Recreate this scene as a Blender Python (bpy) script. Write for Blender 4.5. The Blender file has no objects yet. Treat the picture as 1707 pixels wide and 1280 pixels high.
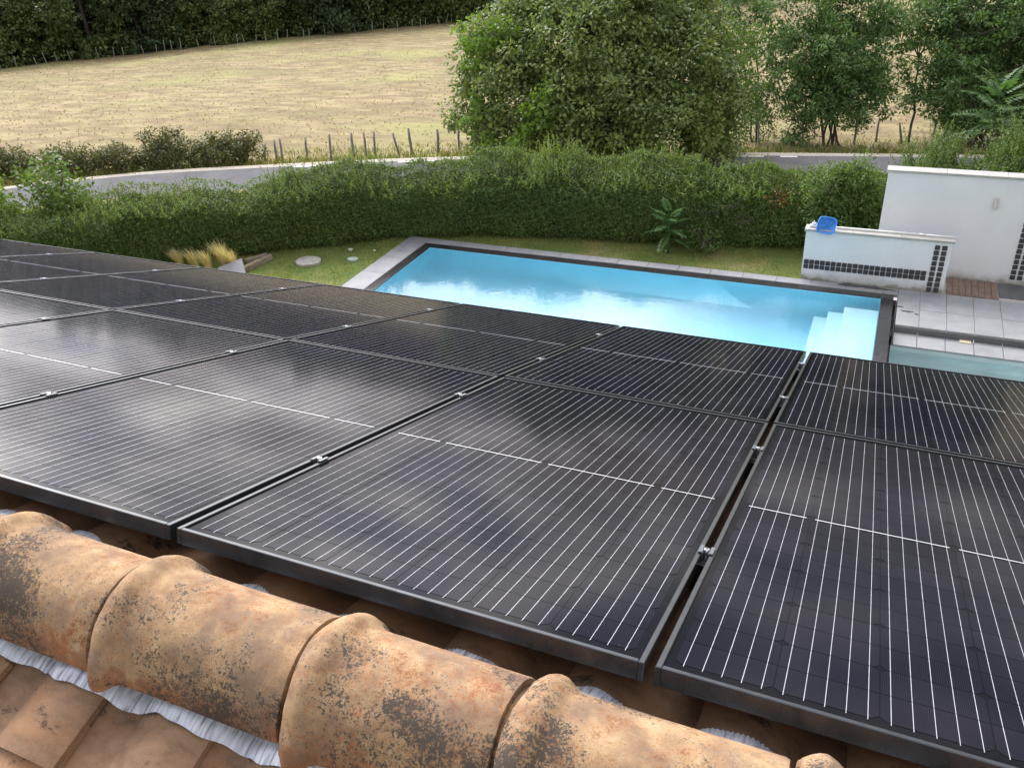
import bpy, bmesh, math, random
import numpy as np
from mathutils import Vector, Matrix

random.seed(7)
rng = np.random.default_rng(11)
scn = bpy.context.scene
COL = scn.collection
PI = math.pi

# ------------------------------------------------------------------ camera
CAM = np.array([1.23942, -0.93766, 6.70])          # camera position, garden level = 0
FPX = 1403.3                                        # focal length in photo pixels
RV = (2.0854, 0.3980, -0.3034)                      # rotation vector world -> camera


def rodrigues(r):
    r = np.array(r, float)
    t = np.linalg.norm(r)
    k = r / t
    K = np.array([[0, -k[2], k[1]], [k[2], 0, -k[0]], [-k[1], k[0], 0]])
    return np.eye(3) + math.sin(t) * K + (1 - math.cos(t)) * K @ K


RC = rodrigues(RV)
cam_data = bpy.data.cameras.new('camera')
cam_data.sensor_fit = 'HORIZONTAL'
cam_data.sensor_width = 36.0
cam_data.lens = FPX / 1707.0 * 36.0
cam_data.clip_start = 0.05
cam_data.clip_end = 3000.0
cam = bpy.data.objects.new('camera', cam_data)
COL.objects.link(cam)
m = Matrix.Identity(4)
for i in range(3):
    m[i][0] = RC[0][i]
    m[i][1] = -RC[1][i]
    m[i][2] = -RC[2][i]
    m[i][3] = CAM[i]
cam.matrix_world = m
scn.camera = cam

# ------------------------------------------------------------------ sky and sun
SUN_EL, SUN_AZ = math.radians(38), math.radians(-52)   # azimuth from +Y towards +X
world = bpy.data.worlds.new('World')
scn.world = world
world.use_nodes = True
wn = world.node_tree
wn.nodes.clear()


def nd(nt, kind, **kw):
    n = nt.nodes.new(kind)
    ins = kw.pop('ins', {})
    for k, v in kw.items():
        setattr(n, k, v)
    for k, v in ins.items():
        if isinstance(v, bpy.types.NodeSocket):
            nt.links.new(v, n.inputs[k])
        else:
            n.inputs[k].default_value = v
    return n


sky = nd(wn, 'ShaderNodeTexSky', sky_type='NISHITA', sun_disc=False, sun_elevation=SUN_EL,
         sun_rotation=SUN_AZ, altitude=200.0, air_density=1.0, dust_density=2.5, ozone_density=1.0)
tc = nd(wn, 'ShaderNodeTexCoord')
sep = nd(wn, 'ShaderNodeSeparateXYZ', ins={0: tc.outputs['Generated']})
zp = nd(wn, 'ShaderNodeMath', operation='ADD', ins={0: sep.outputs['Z'], 1: 0.22})
zm = nd(wn, 'ShaderNodeMath', operation='MAXIMUM', ins={0: zp.outputs[0], 1: 0.08})
dx = nd(wn, 'ShaderNodeMath', operation='DIVIDE', ins={0: sep.outputs['X'], 1: zm.outputs[0]})
dy = nd(wn, 'ShaderNodeMath', operation='DIVIDE', ins={0: sep.outputs['Y'], 1: zm.outputs[0]})
cv = nd(wn, 'ShaderNodeCombineXYZ', ins={0: dx.outputs[0], 1: dy.outputs[0], 2: 0.3})
cn = nd(wn, 'ShaderNodeTexNoise', ins={'Vector': cv.outputs[0], 'Scale': 1.15, 'Detail': 6.0, 'Roughness': 0.52})
cr = nd(wn, 'ShaderNodeValToRGB', ins={0: cn.outputs['Fac']})
cr.color_ramp.elements[0].position = 0.36
cr.color_ramp.elements[0].color = (0.18, 0.18, 0.18, 1)
cr.color_ramp.elements[1].position = 0.60
cr.color_ramp.elements[1].color = (0.95, 0.95, 0.95, 1)
cn2 = nd(wn, 'ShaderNodeTexNoise', ins={'Vector': cv.outputs[0], 'Scale': 2.3, 'Detail': 5.0, 'Roughness': 0.5})
cc = nd(wn, 'ShaderNodeValToRGB', ins={0: cn2.outputs['Fac']})
cc.color_ramp.elements[0].position = 0.38
cc.color_ramp.elements[0].color = (4.5, 4.7, 6.4, 1)
cc.color_ramp.elements[1].position = 0.62
cc.color_ramp.elements[1].color = (15.5, 14.9, 14.2, 1)
sdir = (math.sin(SUN_AZ) * math.cos(SUN_EL), math.cos(SUN_AZ) * math.cos(SUN_EL), math.sin(SUN_EL))
dt = nd(wn, 'ShaderNodeVectorMath', operation='DOT_PRODUCT', ins={0: tc.outputs['Generated'], 1: sdir})
dm = nd(wn, 'ShaderNodeMath', operation='MAXIMUM', ins={0: dt.outputs['Value'], 1: 0.0})
dp = nd(wn, 'ShaderNodeMath', operation='POWER', ins={0: dm.outputs[0], 1: 6.0})
gl_ = nd(wn, 'ShaderNodeMath', operation='MULTIPLY_ADD', ins={0: dp.outputs[0], 1: 10.0, 2: 0.76})
cg = nd(wn, 'ShaderNodeVectorMath', operation='SCALE', ins={0: cc.outputs[0], 'Scale': gl_.outputs[0]})
mixc = nd(wn, 'ShaderNodeMix', data_type='RGBA')
wn.links.new(cr.outputs[0], mixc.inputs['Factor'])
wn.links.new(sky.outputs[0], mixc.inputs['A'])
wn.links.new(cg.outputs[0], mixc.inputs['B'])
bg = nd(wn, 'ShaderNodeBackground', ins={'Color': mixc.outputs['Result'], 'Strength': 0.11})
wo = nd(wn, 'ShaderNodeOutputWorld', ins={'Surface': bg.outputs[0]})

sun_data = bpy.data.lights.new('sun', 'SUN')
sun_data.energy = 1.15
sun_data.angle = math.radians(20)
sun_data.color = (1.0, 0.97, 0.92)
sun = bpy.data.objects.new('sun', sun_data)
COL.objects.link(sun)
sd = Vector((math.sin(SUN_AZ) * math.cos(SUN_EL), math.cos(SUN_AZ) * math.cos(SUN_EL), math.sin(SUN_EL)))
sun.rotation_euler = sd.to_track_quat('Z', 'Y').to_euler()
sun.location = (0, 0, 40)

vs = scn.view_settings
vs.view_transform = 'Standard'
vs.look = 'None'
vs.exposure = 0.20
vs.gamma = 1.0
scn.cycles.use_denoising = True
scn.cycles.max_bounces = 10
scn.cycles.transparent_max_bounces = 12

# ------------------------------------------------------------------ helpers: pixels and terrain


def ray(x, y):
    d = RC.T @ np.array([(x - 853.5) / FPX, (y - 640.0) / FPX, 1.0])
    return d


def at_depth(x, y, depth):
    return CAM + ray(x, y) * depth


def at_z(x, y, z=0.0):
    d = ray(x, y)
    return CAM + d * (z - CAM[2]) / d[2]


HEDGE = np.array([(8.0, 17.2), (4.5, 16.9), (1.6, 16.4), (-0.6, 15.85), (-2.8, 15.35), (-5.5, 15.15), (-8.0, 14.5), (-9.3, 13.75),
                  (-10.9, 12.75), (-13.0, 11.3), (-16.0, 9.3), (-20.0, 6.8), (-30.0, 1.0), (-60.0, -16.0)])


def hedge_y(x):
    h = HEDGE[::-1]
    return np.interp(x, h[:, 0], h[:, 1])


def z_field(x, y):
    x = np.clip(x, -140, 70)
    y = np.clip(y, 0, 190)
    return 0.0367577 - 0.0028661 * x - 0.120443 * y - 0.0002015 * x * y + 0.000291 * y * y - 0.0003693 * x * x


def terrain(x, y):
    x = np.asarray(x, float)
    y = np.asarray(y, float)
    s = np.clip((y - hedge_y(x) - 1.8) / 7.0, 0, 1)
    s = s * s * (3 - 2 * s)
    zf = z_field(x, y) + 0.10 * np.sin(x * 0.31 + 1.3) * np.sin(y * 0.23) * np.clip((y - 38) / 20, 0, 1)
    return -0.03 * (1 - s) + zf * s


def on_ground(x, y):
    d = ray(x, y)
    t = 8.0
    while t < 400:
        P = CAM + d * t
        if P[2] < terrain(P[0], P[1]):
            break
        t += 0.05
    return P


def depth_of(P):
    return float((RC @ (np.array(P) - CAM))[2])


# ------------------------------------------------------------------ helpers: objects
def tag(o, label=None, cat=None, group=None, kind=None):
    if label:
        o['label'] = label
    if cat:
        o['category'] = cat
    if group:
        o['group'] = group
    if kind:
        o['kind'] = kind
    return o


def thing(name, label, cat, loc=(0, 0, 0), group=None):
    o = bpy.data.objects.new(name, None)
    o.empty_display_size = 0.1
    COL.objects.link(o)
    o.location = loc
    return tag(o, label, cat, group)


def link(name, me, parent=None, loc=None, rot=None):
    o = bpy.data.objects.new(name, me)
    COL.objects.link(o)
    if parent is not None:
        o.parent = parent
    if loc is not None:
        o.location = loc
    if rot is not None:
        o.rotation_euler = rot
    return o


def np_mesh(name, V, F, mat, smooth=False):
    """V (n,3); F (m,k) all faces the same size"""
    V = np.asarray(V, np.float32)
    F = np.asarray(F, np.int32)
    me = bpy.data.meshes.new(name)
    k = F.shape[1]
    me.vertices.add(len(V))
    me.vertices.foreach_set('co', V.ravel())
    me.loops.add(F.size)
    me.loops.foreach_set('vertex_index', F.ravel())
    me.polygons.add(len(F))
    me.polygons.foreach_set('loop_start', np.arange(0, F.size, k, dtype=np.int32))
    if smooth:
        me.polygons.foreach_set('use_smooth', np.ones(len(F), bool))
    me.update(calc_edges=True)
    me.validate()
    me.materials.append(mat)
    return me


class MB:
    """collects shapes for one mesh"""

    def __init__(self):
        self.bm = bmesh.new()

    def box(self, x0, x1, y0, y1, z0, z1, bevel=0.0):
        b = bmesh.new()
        bmesh.ops.create_cube(b, size=1.0)
        for v in b.verts:
            v.co = Vector(((x0 + x1) / 2 + v.co.x * (x1 - x0), (y0 + y1) / 2 + v.co.y * (y1 - y0),
                           (z0 + z1) / 2 + v.co.z * (z1 - z0)))
        if bevel:
            bmesh.ops.bevel(b, geom=b.edges[:], offset=bevel, segments=1, affect='EDGES')
        self.merge(b)
        return self

    def merge(self, b, mat=None):
        if mat is not None:
            bmesh.ops.transform(b, matrix=mat, verts=b.verts)
        me = bpy.data.meshes.new('t')
        b.to_mesh(me)
        self.bm.from_mesh(me)
        bpy.data.meshes.remove(me)
        b.free()

    def tube(self, pts, radii, n=8, cap=True):
        pts = [Vector(p) for p in pts]
        if not hasattr(radii, '__len__'):
            radii = [radii] * len(pts)
        rings = []
        for i, p in enumerate(pts):
            a = pts[max(i - 1, 0)]
            c = pts[min(i + 1, len(pts) - 1)]
            t = (c - a).normalized()
            u = t.orthogonal().normalized() if i == 0 else (u - t * u.dot(t)).normalized()
            w = t.cross(u)
            rings.append([self.bm.verts.new(p + (u * math.cos(2 * PI * k / n) + w * math.sin(2 * PI * k / n)) * radii[i])
                          for k in range(n)])
        for a, c in zip(rings, rings[1:]):
            for k in range(n):
                f = self.bm.faces.new((a[k], a[(k + 1) % n], c[(k + 1) % n], c[k]))
                f.smooth = True
        if cap:
            self.bm.faces.new(rings[0][::-1])
            self.bm.faces.new(rings[-1])
        return self

    def disc_prism(self, pts, z0, z1):
        lo = [self.bm.verts.new((x, y, z0)) for x, y in pts]
        hi = [self.bm.verts.new((x, y, z1)) for x, y in pts]
        n = len(pts)
        for k in range(n):
            self.bm.faces.new((lo[k], lo[(k + 1) % n], hi[(k + 1) % n], hi[k]))
        self.bm.faces.new(hi)
        self.bm.faces.new(lo[::-1])
        return self

    def mesh(self, name, mat):
        bmesh.ops.recalc_face_normals(self.bm, faces=self.bm.faces)
        me = bpy.data.meshes.new(name)
        self.bm.to_mesh(me)
        self.bm.free()
        me.materials.append(mat)
        return me

    def obj(self, name, mat, parent=None, loc=None):
        return link(name, self.mesh(name, mat), parent, loc)


# ------------------------------------------------------------------ helpers: materials
def new_mat(name):
    mt = bpy.data.materials.new(name)
    mt.use_nodes = True
    nt = mt.node_tree
    nt.nodes.clear()
    out = nd(nt, 'ShaderNodeOutputMaterial')
    return mt, nt, out


def ramp(nt, fac, stops):
    r = nd(nt, 'ShaderNodeValToRGB', ins={0: fac})
    e = r.color_ramp.elements
    while len(e) > 1:
        e.remove(e[-1])
    for i, (p, c) in enumerate(stops):
        if i == 0:
            e[0].position = p
            el = e[0]
        else:
            el = e.new(p)
        el.color = (*c, 1) if hasattr(c, '__len__') else (c, c, c, 1)
    return r.outputs[0]


def noise(nt, vec, scale, detail=4.0, rough=0.55, dist=0.0):
    return nd(nt, 'ShaderNodeTexNoise', ins={'Vector': vec, 'Scale': scale, 'Detail': detail, 'Roughness': rough, 'Distortion': dist}).outputs['Fac']


def mixrgb(nt, fac, a, b, mode='MIX'):
    n = nd(nt, 'ShaderNodeMix', data_type='RGBA', blend_type=mode)
    for k, v in (('Factor', fac), ('A', a), ('B', b)):
        if isinstance(v, bpy.types.NodeSocket):
            nt.links.new(v, n.inputs[k])
        else:
            n.inputs[k].default_value = v if not hasattr(v, '__len__') or len(v) == 4 else (*v, 1)
    return n.outputs['Result']


def math_(nt, op, a, b=0.0, clamp=False):
    n = nd(nt, 'ShaderNodeMath', operation=op, use_clamp=clamp)
    for i, v in enumerate((a, b)):
        if isinstance(v, bpy.types.NodeSocket):
            nt.links.new(v, n.inputs[i])
        else:
            n.inputs[i].default_value = v
    return n.outputs[0]


def bump(nt, h, strength=0.3, dist=0.01):
    return nd(nt, 'ShaderNodeBump', ins={'Height': h, 'Strength': strength, 'Distance': dist}).outputs[0]


def principled(nt, out, col, rough=0.6, metal=0.0, normal=None, spec=0.5, coat=0.0, coat_rough=0.1):
    p = nd(nt, 'ShaderNodeBsdfPrincipled')
    for k, v in (('Base Color', col), ('Roughness', rough), ('Metallic', metal), ('Specular IOR Level', spec),
                 ('Coat Weight', coat), ('Coat Roughness', coat_rough), ('Normal', normal)):
        if v is None:
            continue
        if isinstance(v, bpy.types.NodeSocket):
            nt.links.new(v, p.inputs[k])
        elif k == 'Base Color':
            p.inputs[k].default_value = (*v, 1)
        else:
            p.inputs[k].default_value = v
    p.inputs['Coat IOR'].default_value = 1.25
    nt.links.new(p.outputs[0], out.inputs['Surface'])
    return p


def objco(nt):
    """object coordinates shifted by a random amount per object, so alike pieces differ"""
    t = nd(nt, 'ShaderNodeTexCoord')
    oi = nd(nt, 'ShaderNodeObjectInfo')
    r = math_(nt, 'MULTIPLY', oi.outputs['Random'], 37.0)
    cx = nd(nt, 'ShaderNodeCombineXYZ', ins={0: r, 1: r, 2: r})
    a = nd(nt, 'ShaderNodeVectorMath', operation='ADD', ins={0: t.outputs['Object'], 1: cx.outputs[0]})
    return a.outputs[0], oi.outputs['Random'], t.outputs['Object']


def geopos(nt):
    return nd(nt, 'ShaderNodeNewGeometry').outputs['Position']


def mat_simple(name, col, rough=0.6, metal=0.0, var=0.15, scale=12.0, bmp=0.0, bscale=60.0, spec=0.5, coat=0.0, coat_rough=0.1):
    mt, nt, out = new_mat(name)
    co, rnd, _ = objco(nt)
    f = noise(nt, co, scale, 5.0)
    lo = [max(0.0, c * (1 - var)) for c in col]
    hi = [min(1.0, c * (1 + var)) for c in col]
    c = ramp(nt, f, [(0.3, lo), (0.7, hi)])
    nrm = bump(nt, noise(nt, co, bscale, 4.0), bmp, 0.004) if bmp else None
    principled(nt, out, c, rough, metal, nrm, spec, coat, coat_rough)
    return mt


def mat_leaf(name, stops, trans=0.35, rough=0.5, patch=0.6, patch_scale=0.7, patch_tint=(1.25, 1.2, 0.8)):
    """stops: colours over the random value of each leaf"""
    mt, nt, out = new_mat(name)
    g = nd(nt, 'ShaderNodeNewGeometry')
    n = len(stops)
    c = ramp(nt, g.outputs['Random Per Island'], [(i / max(1, n - 1), s) for i, s in enumerate(stops)])
    t = nd(nt, 'ShaderNodeTexCoord')
    f = noise(nt, t.outputs['Object'], patch_scale, 3.0)
    f2 = nd(nt, 'ShaderNodeMapRange', ins={0: f, 1: 0.42, 2: 0.66, 3: 0.0, 4: patch}).outputs[0]
    tint = mixrgb(nt, 1.0, c, patch_tint, 'MULTIPLY')
    c = mixrgb(nt, f2, c, tint)
    p = nd(nt, 'ShaderNodeBsdfPrincipled', ins={'Base Color': c, 'Roughness': rough, 'Specular IOR Level': 0.3})
    tr = nd(nt, 'ShaderNodeBsdfTranslucent', ins={'Color': mixrgb(nt, 1.0, c, (1.25, 1.3, 0.55), 'MULTIPLY')})
    mx = nd(nt, 'ShaderNodeMixShader', ins={0: trans, 1: p.outputs[0], 2: tr.outputs[0]})
    nt.links.new(mx.outputs[0], out.inputs['Surface'])
    return mt


# ------------------------------------------------------------------ materials
M = {}
M['leaf_tree'] = mat_leaf('leaf_tree', [(.091, .148, .049), (.159, .228, .079), (.249, .310, .135)], .3, patch=.8, patch_scale=.45, patch_tint=(1.35, 1.25, .95))
M['leaf_vine'] = mat_leaf('leaf_vine', [(.088, .165, .028), (.132, .231, .044), (.176, .275, .066)], .4)
M['leaf_ailanthus'] = mat_leaf('leaf_ailanthus', [(.071, .143, .052), (.103, .193, .065), (.152, .243, .092)], .3)
M['leaf_sapling'] = mat_leaf('leaf_sapling', [(.05, .12, .035), (.075, .16, .05), (.11, .2, .06)], .35)
M['leaf_hedge'] = mat_leaf('leaf_hedge', [(.065, .114, .032), (.107, .163, .046), (.172, .243, .077)], .3, patch=.5)
M['leaf_shoot'] = mat_leaf('leaf_shoot', [(.108, .168, .042), (.156, .228, .060), (.204, .276, .084)], .35)
M['leaf_shrub'] = mat_leaf('leaf_shrub', [(.068, .120, .030), (.114, .183, .048), (.171, .252, .072)], .3)
M['leaf_bramble'] = mat_leaf('leaf_bramble', [(.057, .075, .029), (.092, .109, .040), (.138, .138, .057)], .25, patch=.8, patch_tint=(1.3, 1.1, .8))
M['leaf_wood_a'] = mat_leaf('leaf_wood_a', [(.064, .106, .039), (.106, .160, .055), (.160, .213, .085)], .25, patch_scale=.25)
M['leaf_wood_b'] = mat_leaf('leaf_wood_b', [(.075, .110, .039), (.122, .166, .058), (.188, .231, .086)], .25, patch_scale=.25)
M['leaf_wood_c'] = mat_leaf('leaf_wood_c', [(.050, .090, .043), (.076, .126, .058), (.108, .154, .076)], .25, patch_scale=.25)
M['leaf_rust'] = mat_leaf('leaf_rust', [(.16, .07, .03), (.24, .12, .04), (.3, .19, .06)], .3)
M['bark'] = mat_simple('bark', (.085, .07, .055), .9, var=.4, scale=9, bmp=.5, bscale=25)
M['twig'] = mat_simple('twig', (.075, .062, .045), .9, var=.4, scale=20)
M['hedge_shade_core'] = mat_simple('hedge_shade_core', (.028, .033, .016), .95, var=.5, scale=14, bmp=.6, bscale=30)  # dark colour carries the shade inside the hedge
M['post'] = mat_simple('post', (.19, .17, .15), .9, var=.35, scale=14, bmp=.4, bscale=40)
M['post_pale'] = mat_simple('post_pale', (.38, .355, .31), .9, var=.25, scale=14)
M['grass'] = mat_leaf('grass', [(.15, .24, .055), (.22, .30, .08), (.42, .38, .17)], .3, patch=.9, patch_scale=.9, patch_tint=(1.5, 1.15, .85))
M['dry_grass'] = mat_leaf('dry_grass', [(.25, .20, .105), (.35, .28, .15), (.25, .23, .10)], .3, patch=.5, patch_scale=.15)
M['weed'] = mat_leaf('weed', [(.09, .13, .04), (.15, .19, .06), (.28, .26, .11)], .3, patch=.7, patch_scale=.4, patch_tint=(1.5, 1.2, .9))
M['feather'] = mat_leaf('feather', [(.66, .53, .30), (.78, .66, .42), (.50, .44, .22)], .35, patch=.2)


def make_cell():
    mt, nt, out = new_mat('solar_cell')
    co, rnd, raw = objco(nt)
    s = nd(nt, 'ShaderNodeSeparateXYZ', ins={0: raw})
    fing = math_(nt, 'SINE', math_(nt, 'MULTIPLY', s.outputs[0], 2 * PI / 0.0031))
    c1 = ramp(nt, rnd, [(0, (.004, .0042, .0085)), (.5, (.0055, .0055, .0105)), (1, (.008, .0076, .0135))])
    c = mixrgb(nt, math_(nt, 'MULTIPLY', math_(nt, 'ADD', fing, 1.0), .05), c1, (.05, .05, .07))
    g = geopos(nt)
    dn = noise(nt, g, 260.0, 2.0)
    dust = ramp(nt, dn, [(.70, 0.0), (.76, 0.35)])
    sm = ramp(nt, noise(nt, g, 3.5, 4.0), [(.45, 0.0), (.8, 0.02)])
    c = mixrgb(nt, sm, c, (.34, .33, .33))
    c = mixrgb(nt, math_(nt, 'MULTIPLY', dust, ramp(nt, noise(nt, g, 5.0, 2.0), [(.5, 0.0), (.7, .8)])), c, (.5, .5, .48))
    principled(nt, out, c, .45, 0.0, None, .0, .5, PANEL_ROUGH)
    return mt


PANEL_ROUGH = 0.08
M['cell'] = make_cell()
M['backsheet'] = mat_simple('backsheet', (.0045, .0045, .0065), .5, spec=0.0, var=.1, coat=.5, coat_rough=PANEL_ROUGH)
M['busbar'] = mat_simple('busbar', (.48, .49, .53), .4, .2, var=.05, coat=.5, coat_rough=PANEL_ROUGH)
M['frame'] = mat_simple('frame', (.075, .081, .086), .26, .7, var=.15, scale=40, spec=.5)
M['alu'] = mat_simple('aluminium', (.19, .20, .215), .42, .85, var=.12, scale=30)
M['steel'] = mat_simple('steel', (.62, .63, .65), .28, 1.0, var=.08)


def make_ridge():
    mt, nt, out = new_mat('ridge_terracotta')
    co, rnd, raw = objco(nt)
    big = noise(nt, co, 6.0, 5.0, .6)
    mid = noise(nt, co, 30.0, 6.0, .68)
    fine = noise(nt, co, 240.0, 4.0, .75)
    grain = noise(nt, co, 600.0, 2.0, .6)
    cen = lambda f, k: math_(nt, 'MULTIPLY', math_(nt, 'SUBTRACT', f, .5), k)
    base = ramp(nt, math_(nt, 'ADD', mid, cen(fine, .5)), [(.3, (.24, .10, .05)), (.5, (.36, .155, .072)), (.7, (.45, .235, .12))])
    och = ramp(nt, math_(nt, 'ADD', fine, cen(mid, .9)), [(.25, (.255, .155, .085)), (.5, (.415, .27, .145)), (.75, (.56, .405, .25))])
    s = nd(nt, 'ShaderNodeSeparateXYZ', ins={0: raw})
    # ochre bloom grows on the crown of the tile, worn off towards the skirts
    crown = nd(nt, 'ShaderNodeMapRange', ins={0: s.outputs[2], 1: -.02, 2: .06, 3: -.30, 4: .20}).outputs[0]
    k = math_(nt, 'ADD', math_(nt, 'ADD', big, cen(mid, 1.1)), crown)
    k = math_(nt, 'ADD', k, cen(fine, 1.1))
    c = mixrgb(nt, ramp(nt, k, [(.34, 0.0), (.60, .95)]), base, och)
    # brown-grey film in soft patches, strongest on some tiles
    flm = math_(nt, 'ADD', math_(nt, 'ADD', noise(nt, co, 11.0, 5.0, .62), cen(fine, 1.0)), math_(nt, 'MULTIPLY', rnd, .10))
    c = mixrgb(nt, ramp(nt, flm, [(.44, 0.0), (.66, .8)]), c, (.185, .13, .095))
    # bare orange clay where the bloom has flaked off
    fl = math_(nt, 'ADD', noise(nt, co, 8.0, 6.0, .7), cen(fine, .35))
    c = mixrgb(nt, ramp(nt, fl, [(.64, 0.0), (.70, .8)]), c, (.44, .17, .08))
    # black lichen speckle in patches
    pat = math_(nt, 'ADD', cen(noise(nt, co, 7.5, 3.0, .5), 1.7), .47)
    low = nd(nt, 'ShaderNodeMapRange', ins={0: s.outputs[2], 1: -.03, 2: .09, 3: .13, 4: -.05}).outputs[0]
    pat = math_(nt, 'ADD', pat, low)
    sp = math_(nt, 'ADD', cen(fine, 1.5), cen(noise(nt, co, 85.0, 5.0, .75), 1.1))
    blk = ramp(nt, math_(nt, 'ADD', pat, sp), [(.50, 0.0), (.69, .9)])
    c = mixrgb(nt, blk, c, (.055, .05, .045))
    # pale lichen spots
    vo = nd(nt, 'ShaderNodeTexVoronoi', ins={'Vector': co, 'Scale': 11.0, 'Randomness': 1.0})
    ls = math_(nt, 'ADD', vo.outputs['Distance'], cen(mid, .3))
    c = mixrgb(nt, ramp(nt, ls, [(.04, .7), (.08, 0.0)]), c, (.42, .41, .36))
    h = math_(nt, 'ADD', math_(nt, 'ADD', math_(nt, 'MULTIPLY', fine, .4), math_(nt, 'MULTIPLY', mid, .35)), math_(nt, 'MULTIPLY', grain, .25))
    principled(nt, out, c, .9, 0.0, bump(nt, h, .5, .003), .2)
    return mt


def make_tile():
    mt, nt, out = new_mat('roof_terracotta')
    co, rnd, raw = objco(nt)
    mid = noise(nt, co, 16.0, 6.0, .6)
    fine = noise(nt, co, 170.0, 3.0, .7)
    c = ramp(nt, mid, [(.25, (.15, .092, .058)), (.5, (.27, .165, .10)), (.75, (.38, .235, .145))])
    c = mixrgb(nt, ramp(nt, noise(nt, co, 6.0, 4.0), [(.47, 0.0), (.70, .65)]), c, (.44, .21, .095))
    c = mixrgb(nt, ramp(nt, rnd, [(0, 0.0), (1, .25)]), c, (.16, .10, .065))
    c = mixrgb(nt, ramp(nt, fine, [(.55, 0.0), (.75, .45)]), c, (.42, .30, .18))
    blk = ramp(nt, math_(nt, 'ADD', noise(nt, co, 11.0, 3.0), math_(nt, 'MULTIPLY', math_(nt, 'SUBTRACT', noise(nt, co, 80.0, 4.0, .7), .5), .6)), [(.62, 0.0), (.72, .85)])
    c = mixrgb(nt, blk, c, (.045, .04, .036))
    principled(nt, out, c, .9, 0.0, bump(nt, math_(nt, 'ADD', math_(nt, 'MULTIPLY', fine, .3), mid), .5, .004), .25)
    return mt


M['ridge'] = make_ridge()
M['tile'] = make_tile()


def make_flash():
    mt, nt, out = new_mat('flashing_metal')
    g = geopos(nt)
    st = nd(nt, 'ShaderNodeMapping', ins={0: g, 3: (1.0, .08, .08)}).outputs[0]
    c = ramp(nt, noise(nt, st, 170.0, 3.0, .6), [(.34, (.26, .27, .31)), (.46, (.54, .57, .63)), (.66, (.74, .77, .84))])  # stripes paint lit and shaded sides of the pleats into the colour
    c = mixrgb(nt, ramp(nt, noise(nt, g, 24.0, 4.0), [(.6, 0.0), (.75, .55)]), c, (.28, .21, .19))
    principled(nt, out, c, .40, .3, bump(nt, noise(nt, st, 170.0, 2.0, .5), .7, .005), .5)
    return mt


M['flash'] = make_flash()


def make_render_wall():
    mt, nt, out = new_mat('white_render')
    g = geopos(nt)
    s = nd(nt, 'ShaderNodeSeparateXYZ', ins={0: g})
    c = ramp(nt, noise(nt, g, 1.6, 4.0), [(.3, (.70, .72, .76)), (.7, (.76, .775, .81))])
    # splash dirt growing up from the foot of the wall
    zf = math_(nt, 'ADD', s.outputs[2], math_(nt, 'MULTIPLY', math_(nt, 'SUBTRACT', noise(nt, g, 5.0, 5.0), .5), .30))
    c = mixrgb(nt, ramp(nt, zf, [(.0, .85), (.05, .42), (.20, 0.0)]), c, (.24, .22, .17))
    st = noise(nt, nd(nt, 'ShaderNodeMapping', ins={0: g, 3: (9.0, 9.0, 1.2)}).outputs[0], 1.0, 3.0)
    c = mixrgb(nt, ramp(nt, st, [(.62, 0.0), (.8, .12)]), c, (.42, .42, .42))
    principled(nt, out, c, .85, 0.0, bump(nt, noise(nt, g, 120.0, 3.0), .25, .003), .3)
    return mt


M['white_wall'] = make_render_wall()


def make_slate(name, lo, hi, rough, warm=.0):
    mt, nt, out = new_mat(name)
    co, rnd, raw = objco(nt)
    g = geopos(nt)
    c = ramp(nt, noise(nt, co, 4.0, 6.0, .6), [(.3, lo), (.7, hi)])
    c = mixrgb(nt, ramp(nt, rnd, [(0, 0.0), (1, .28)]), c, tuple(v * .75 for v in hi))
    c = mixrgb(nt, ramp(nt, noise(nt, g, 14.0, 5.0, .7), [(.62, 0.0), (.8, .35)]), c, tuple(v * .55 for v in lo))
    principled(nt, out, c, rough, 0.0, bump(nt, noise(nt, co, 45.0, 5.0), .25, .003), .5)
    return mt


M['slate'] = make_slate('slate_dry', (.24, .245, .26), (.33, .335, .35), .6)
M['slate_cap'] = make_slate('slate_cap', (.34, .335, .32), (.46, .45, .42), .7)
M['slate_dark'] = make_slate('slate_dark', (.09, .095, .10), (.14, .145, .15), .5)
M['slate_wet'] = make_slate('slate_wet', (.022, .022, .024), (.048, .046, .046), .16)
M['puddle'] = mat_simple('puddle', (.055, .055, .06), .12, var=.3, scale=20)
M['grout'] = mat_simple('grout', (.45, .42, .36), .95, var=.2, scale=20)
M['cobble'] = mat_simple('cobble', (.045, .045, .05), .75, var=.35, scale=30, bmp=.7, bscale=60)
M['liner'] = mat_simple('pool_liner', (.33, .73, .90), .5, var=.03, scale=2)
M['liner_step'] = mat_simple('pool_step_liner', (.58, .84, .90), .5, var=.03, scale=2)
M['liner_low'] = mat_simple('low_basin_liner', (.55, .68, .70), .5, var=.08, scale=2)
M['wood_deck'] = mat_simple('wood_deck', (.20, .14, .105), .8, var=.3, scale=10, bmp=.4, bscale=30)
M['timber'] = mat_simple('timber', (.27, .22, .16), .9, var=.35, scale=9, bmp=.5, bscale=25)
M['concrete'] = mat_simple('concrete', (.40, .37, .34), .9, var=.25, scale=8, bmp=.4, bscale=60)
M['white_plastic'] = mat_simple('white_plastic', (.78, .78, .78), .35, var=.03)
M['cream_plastic'] = mat_simple('cream_plastic', (.78, .70, .45), .4, var=.05)
M['blue_net'] = mat_simple('blue_net', (.03, .20, .62), .5, var=.25, scale=25)
M['blue_frame'] = mat_simple('blue_frame', (.04, .26, .72), .35, var=.1)
M['lamp_body'] = mat_simple('lamp_body', (.62, .56, .54), .45, .2, var=.05)
M['house_wall'] = mat_simple('house_wall', (.62, .58, .50), .9, var=.06, scale=3, bmp=.2)
M['roof_batten'] = mat_simple('roof_batten', (.05, .04, .035), .95, var=.2)
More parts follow.
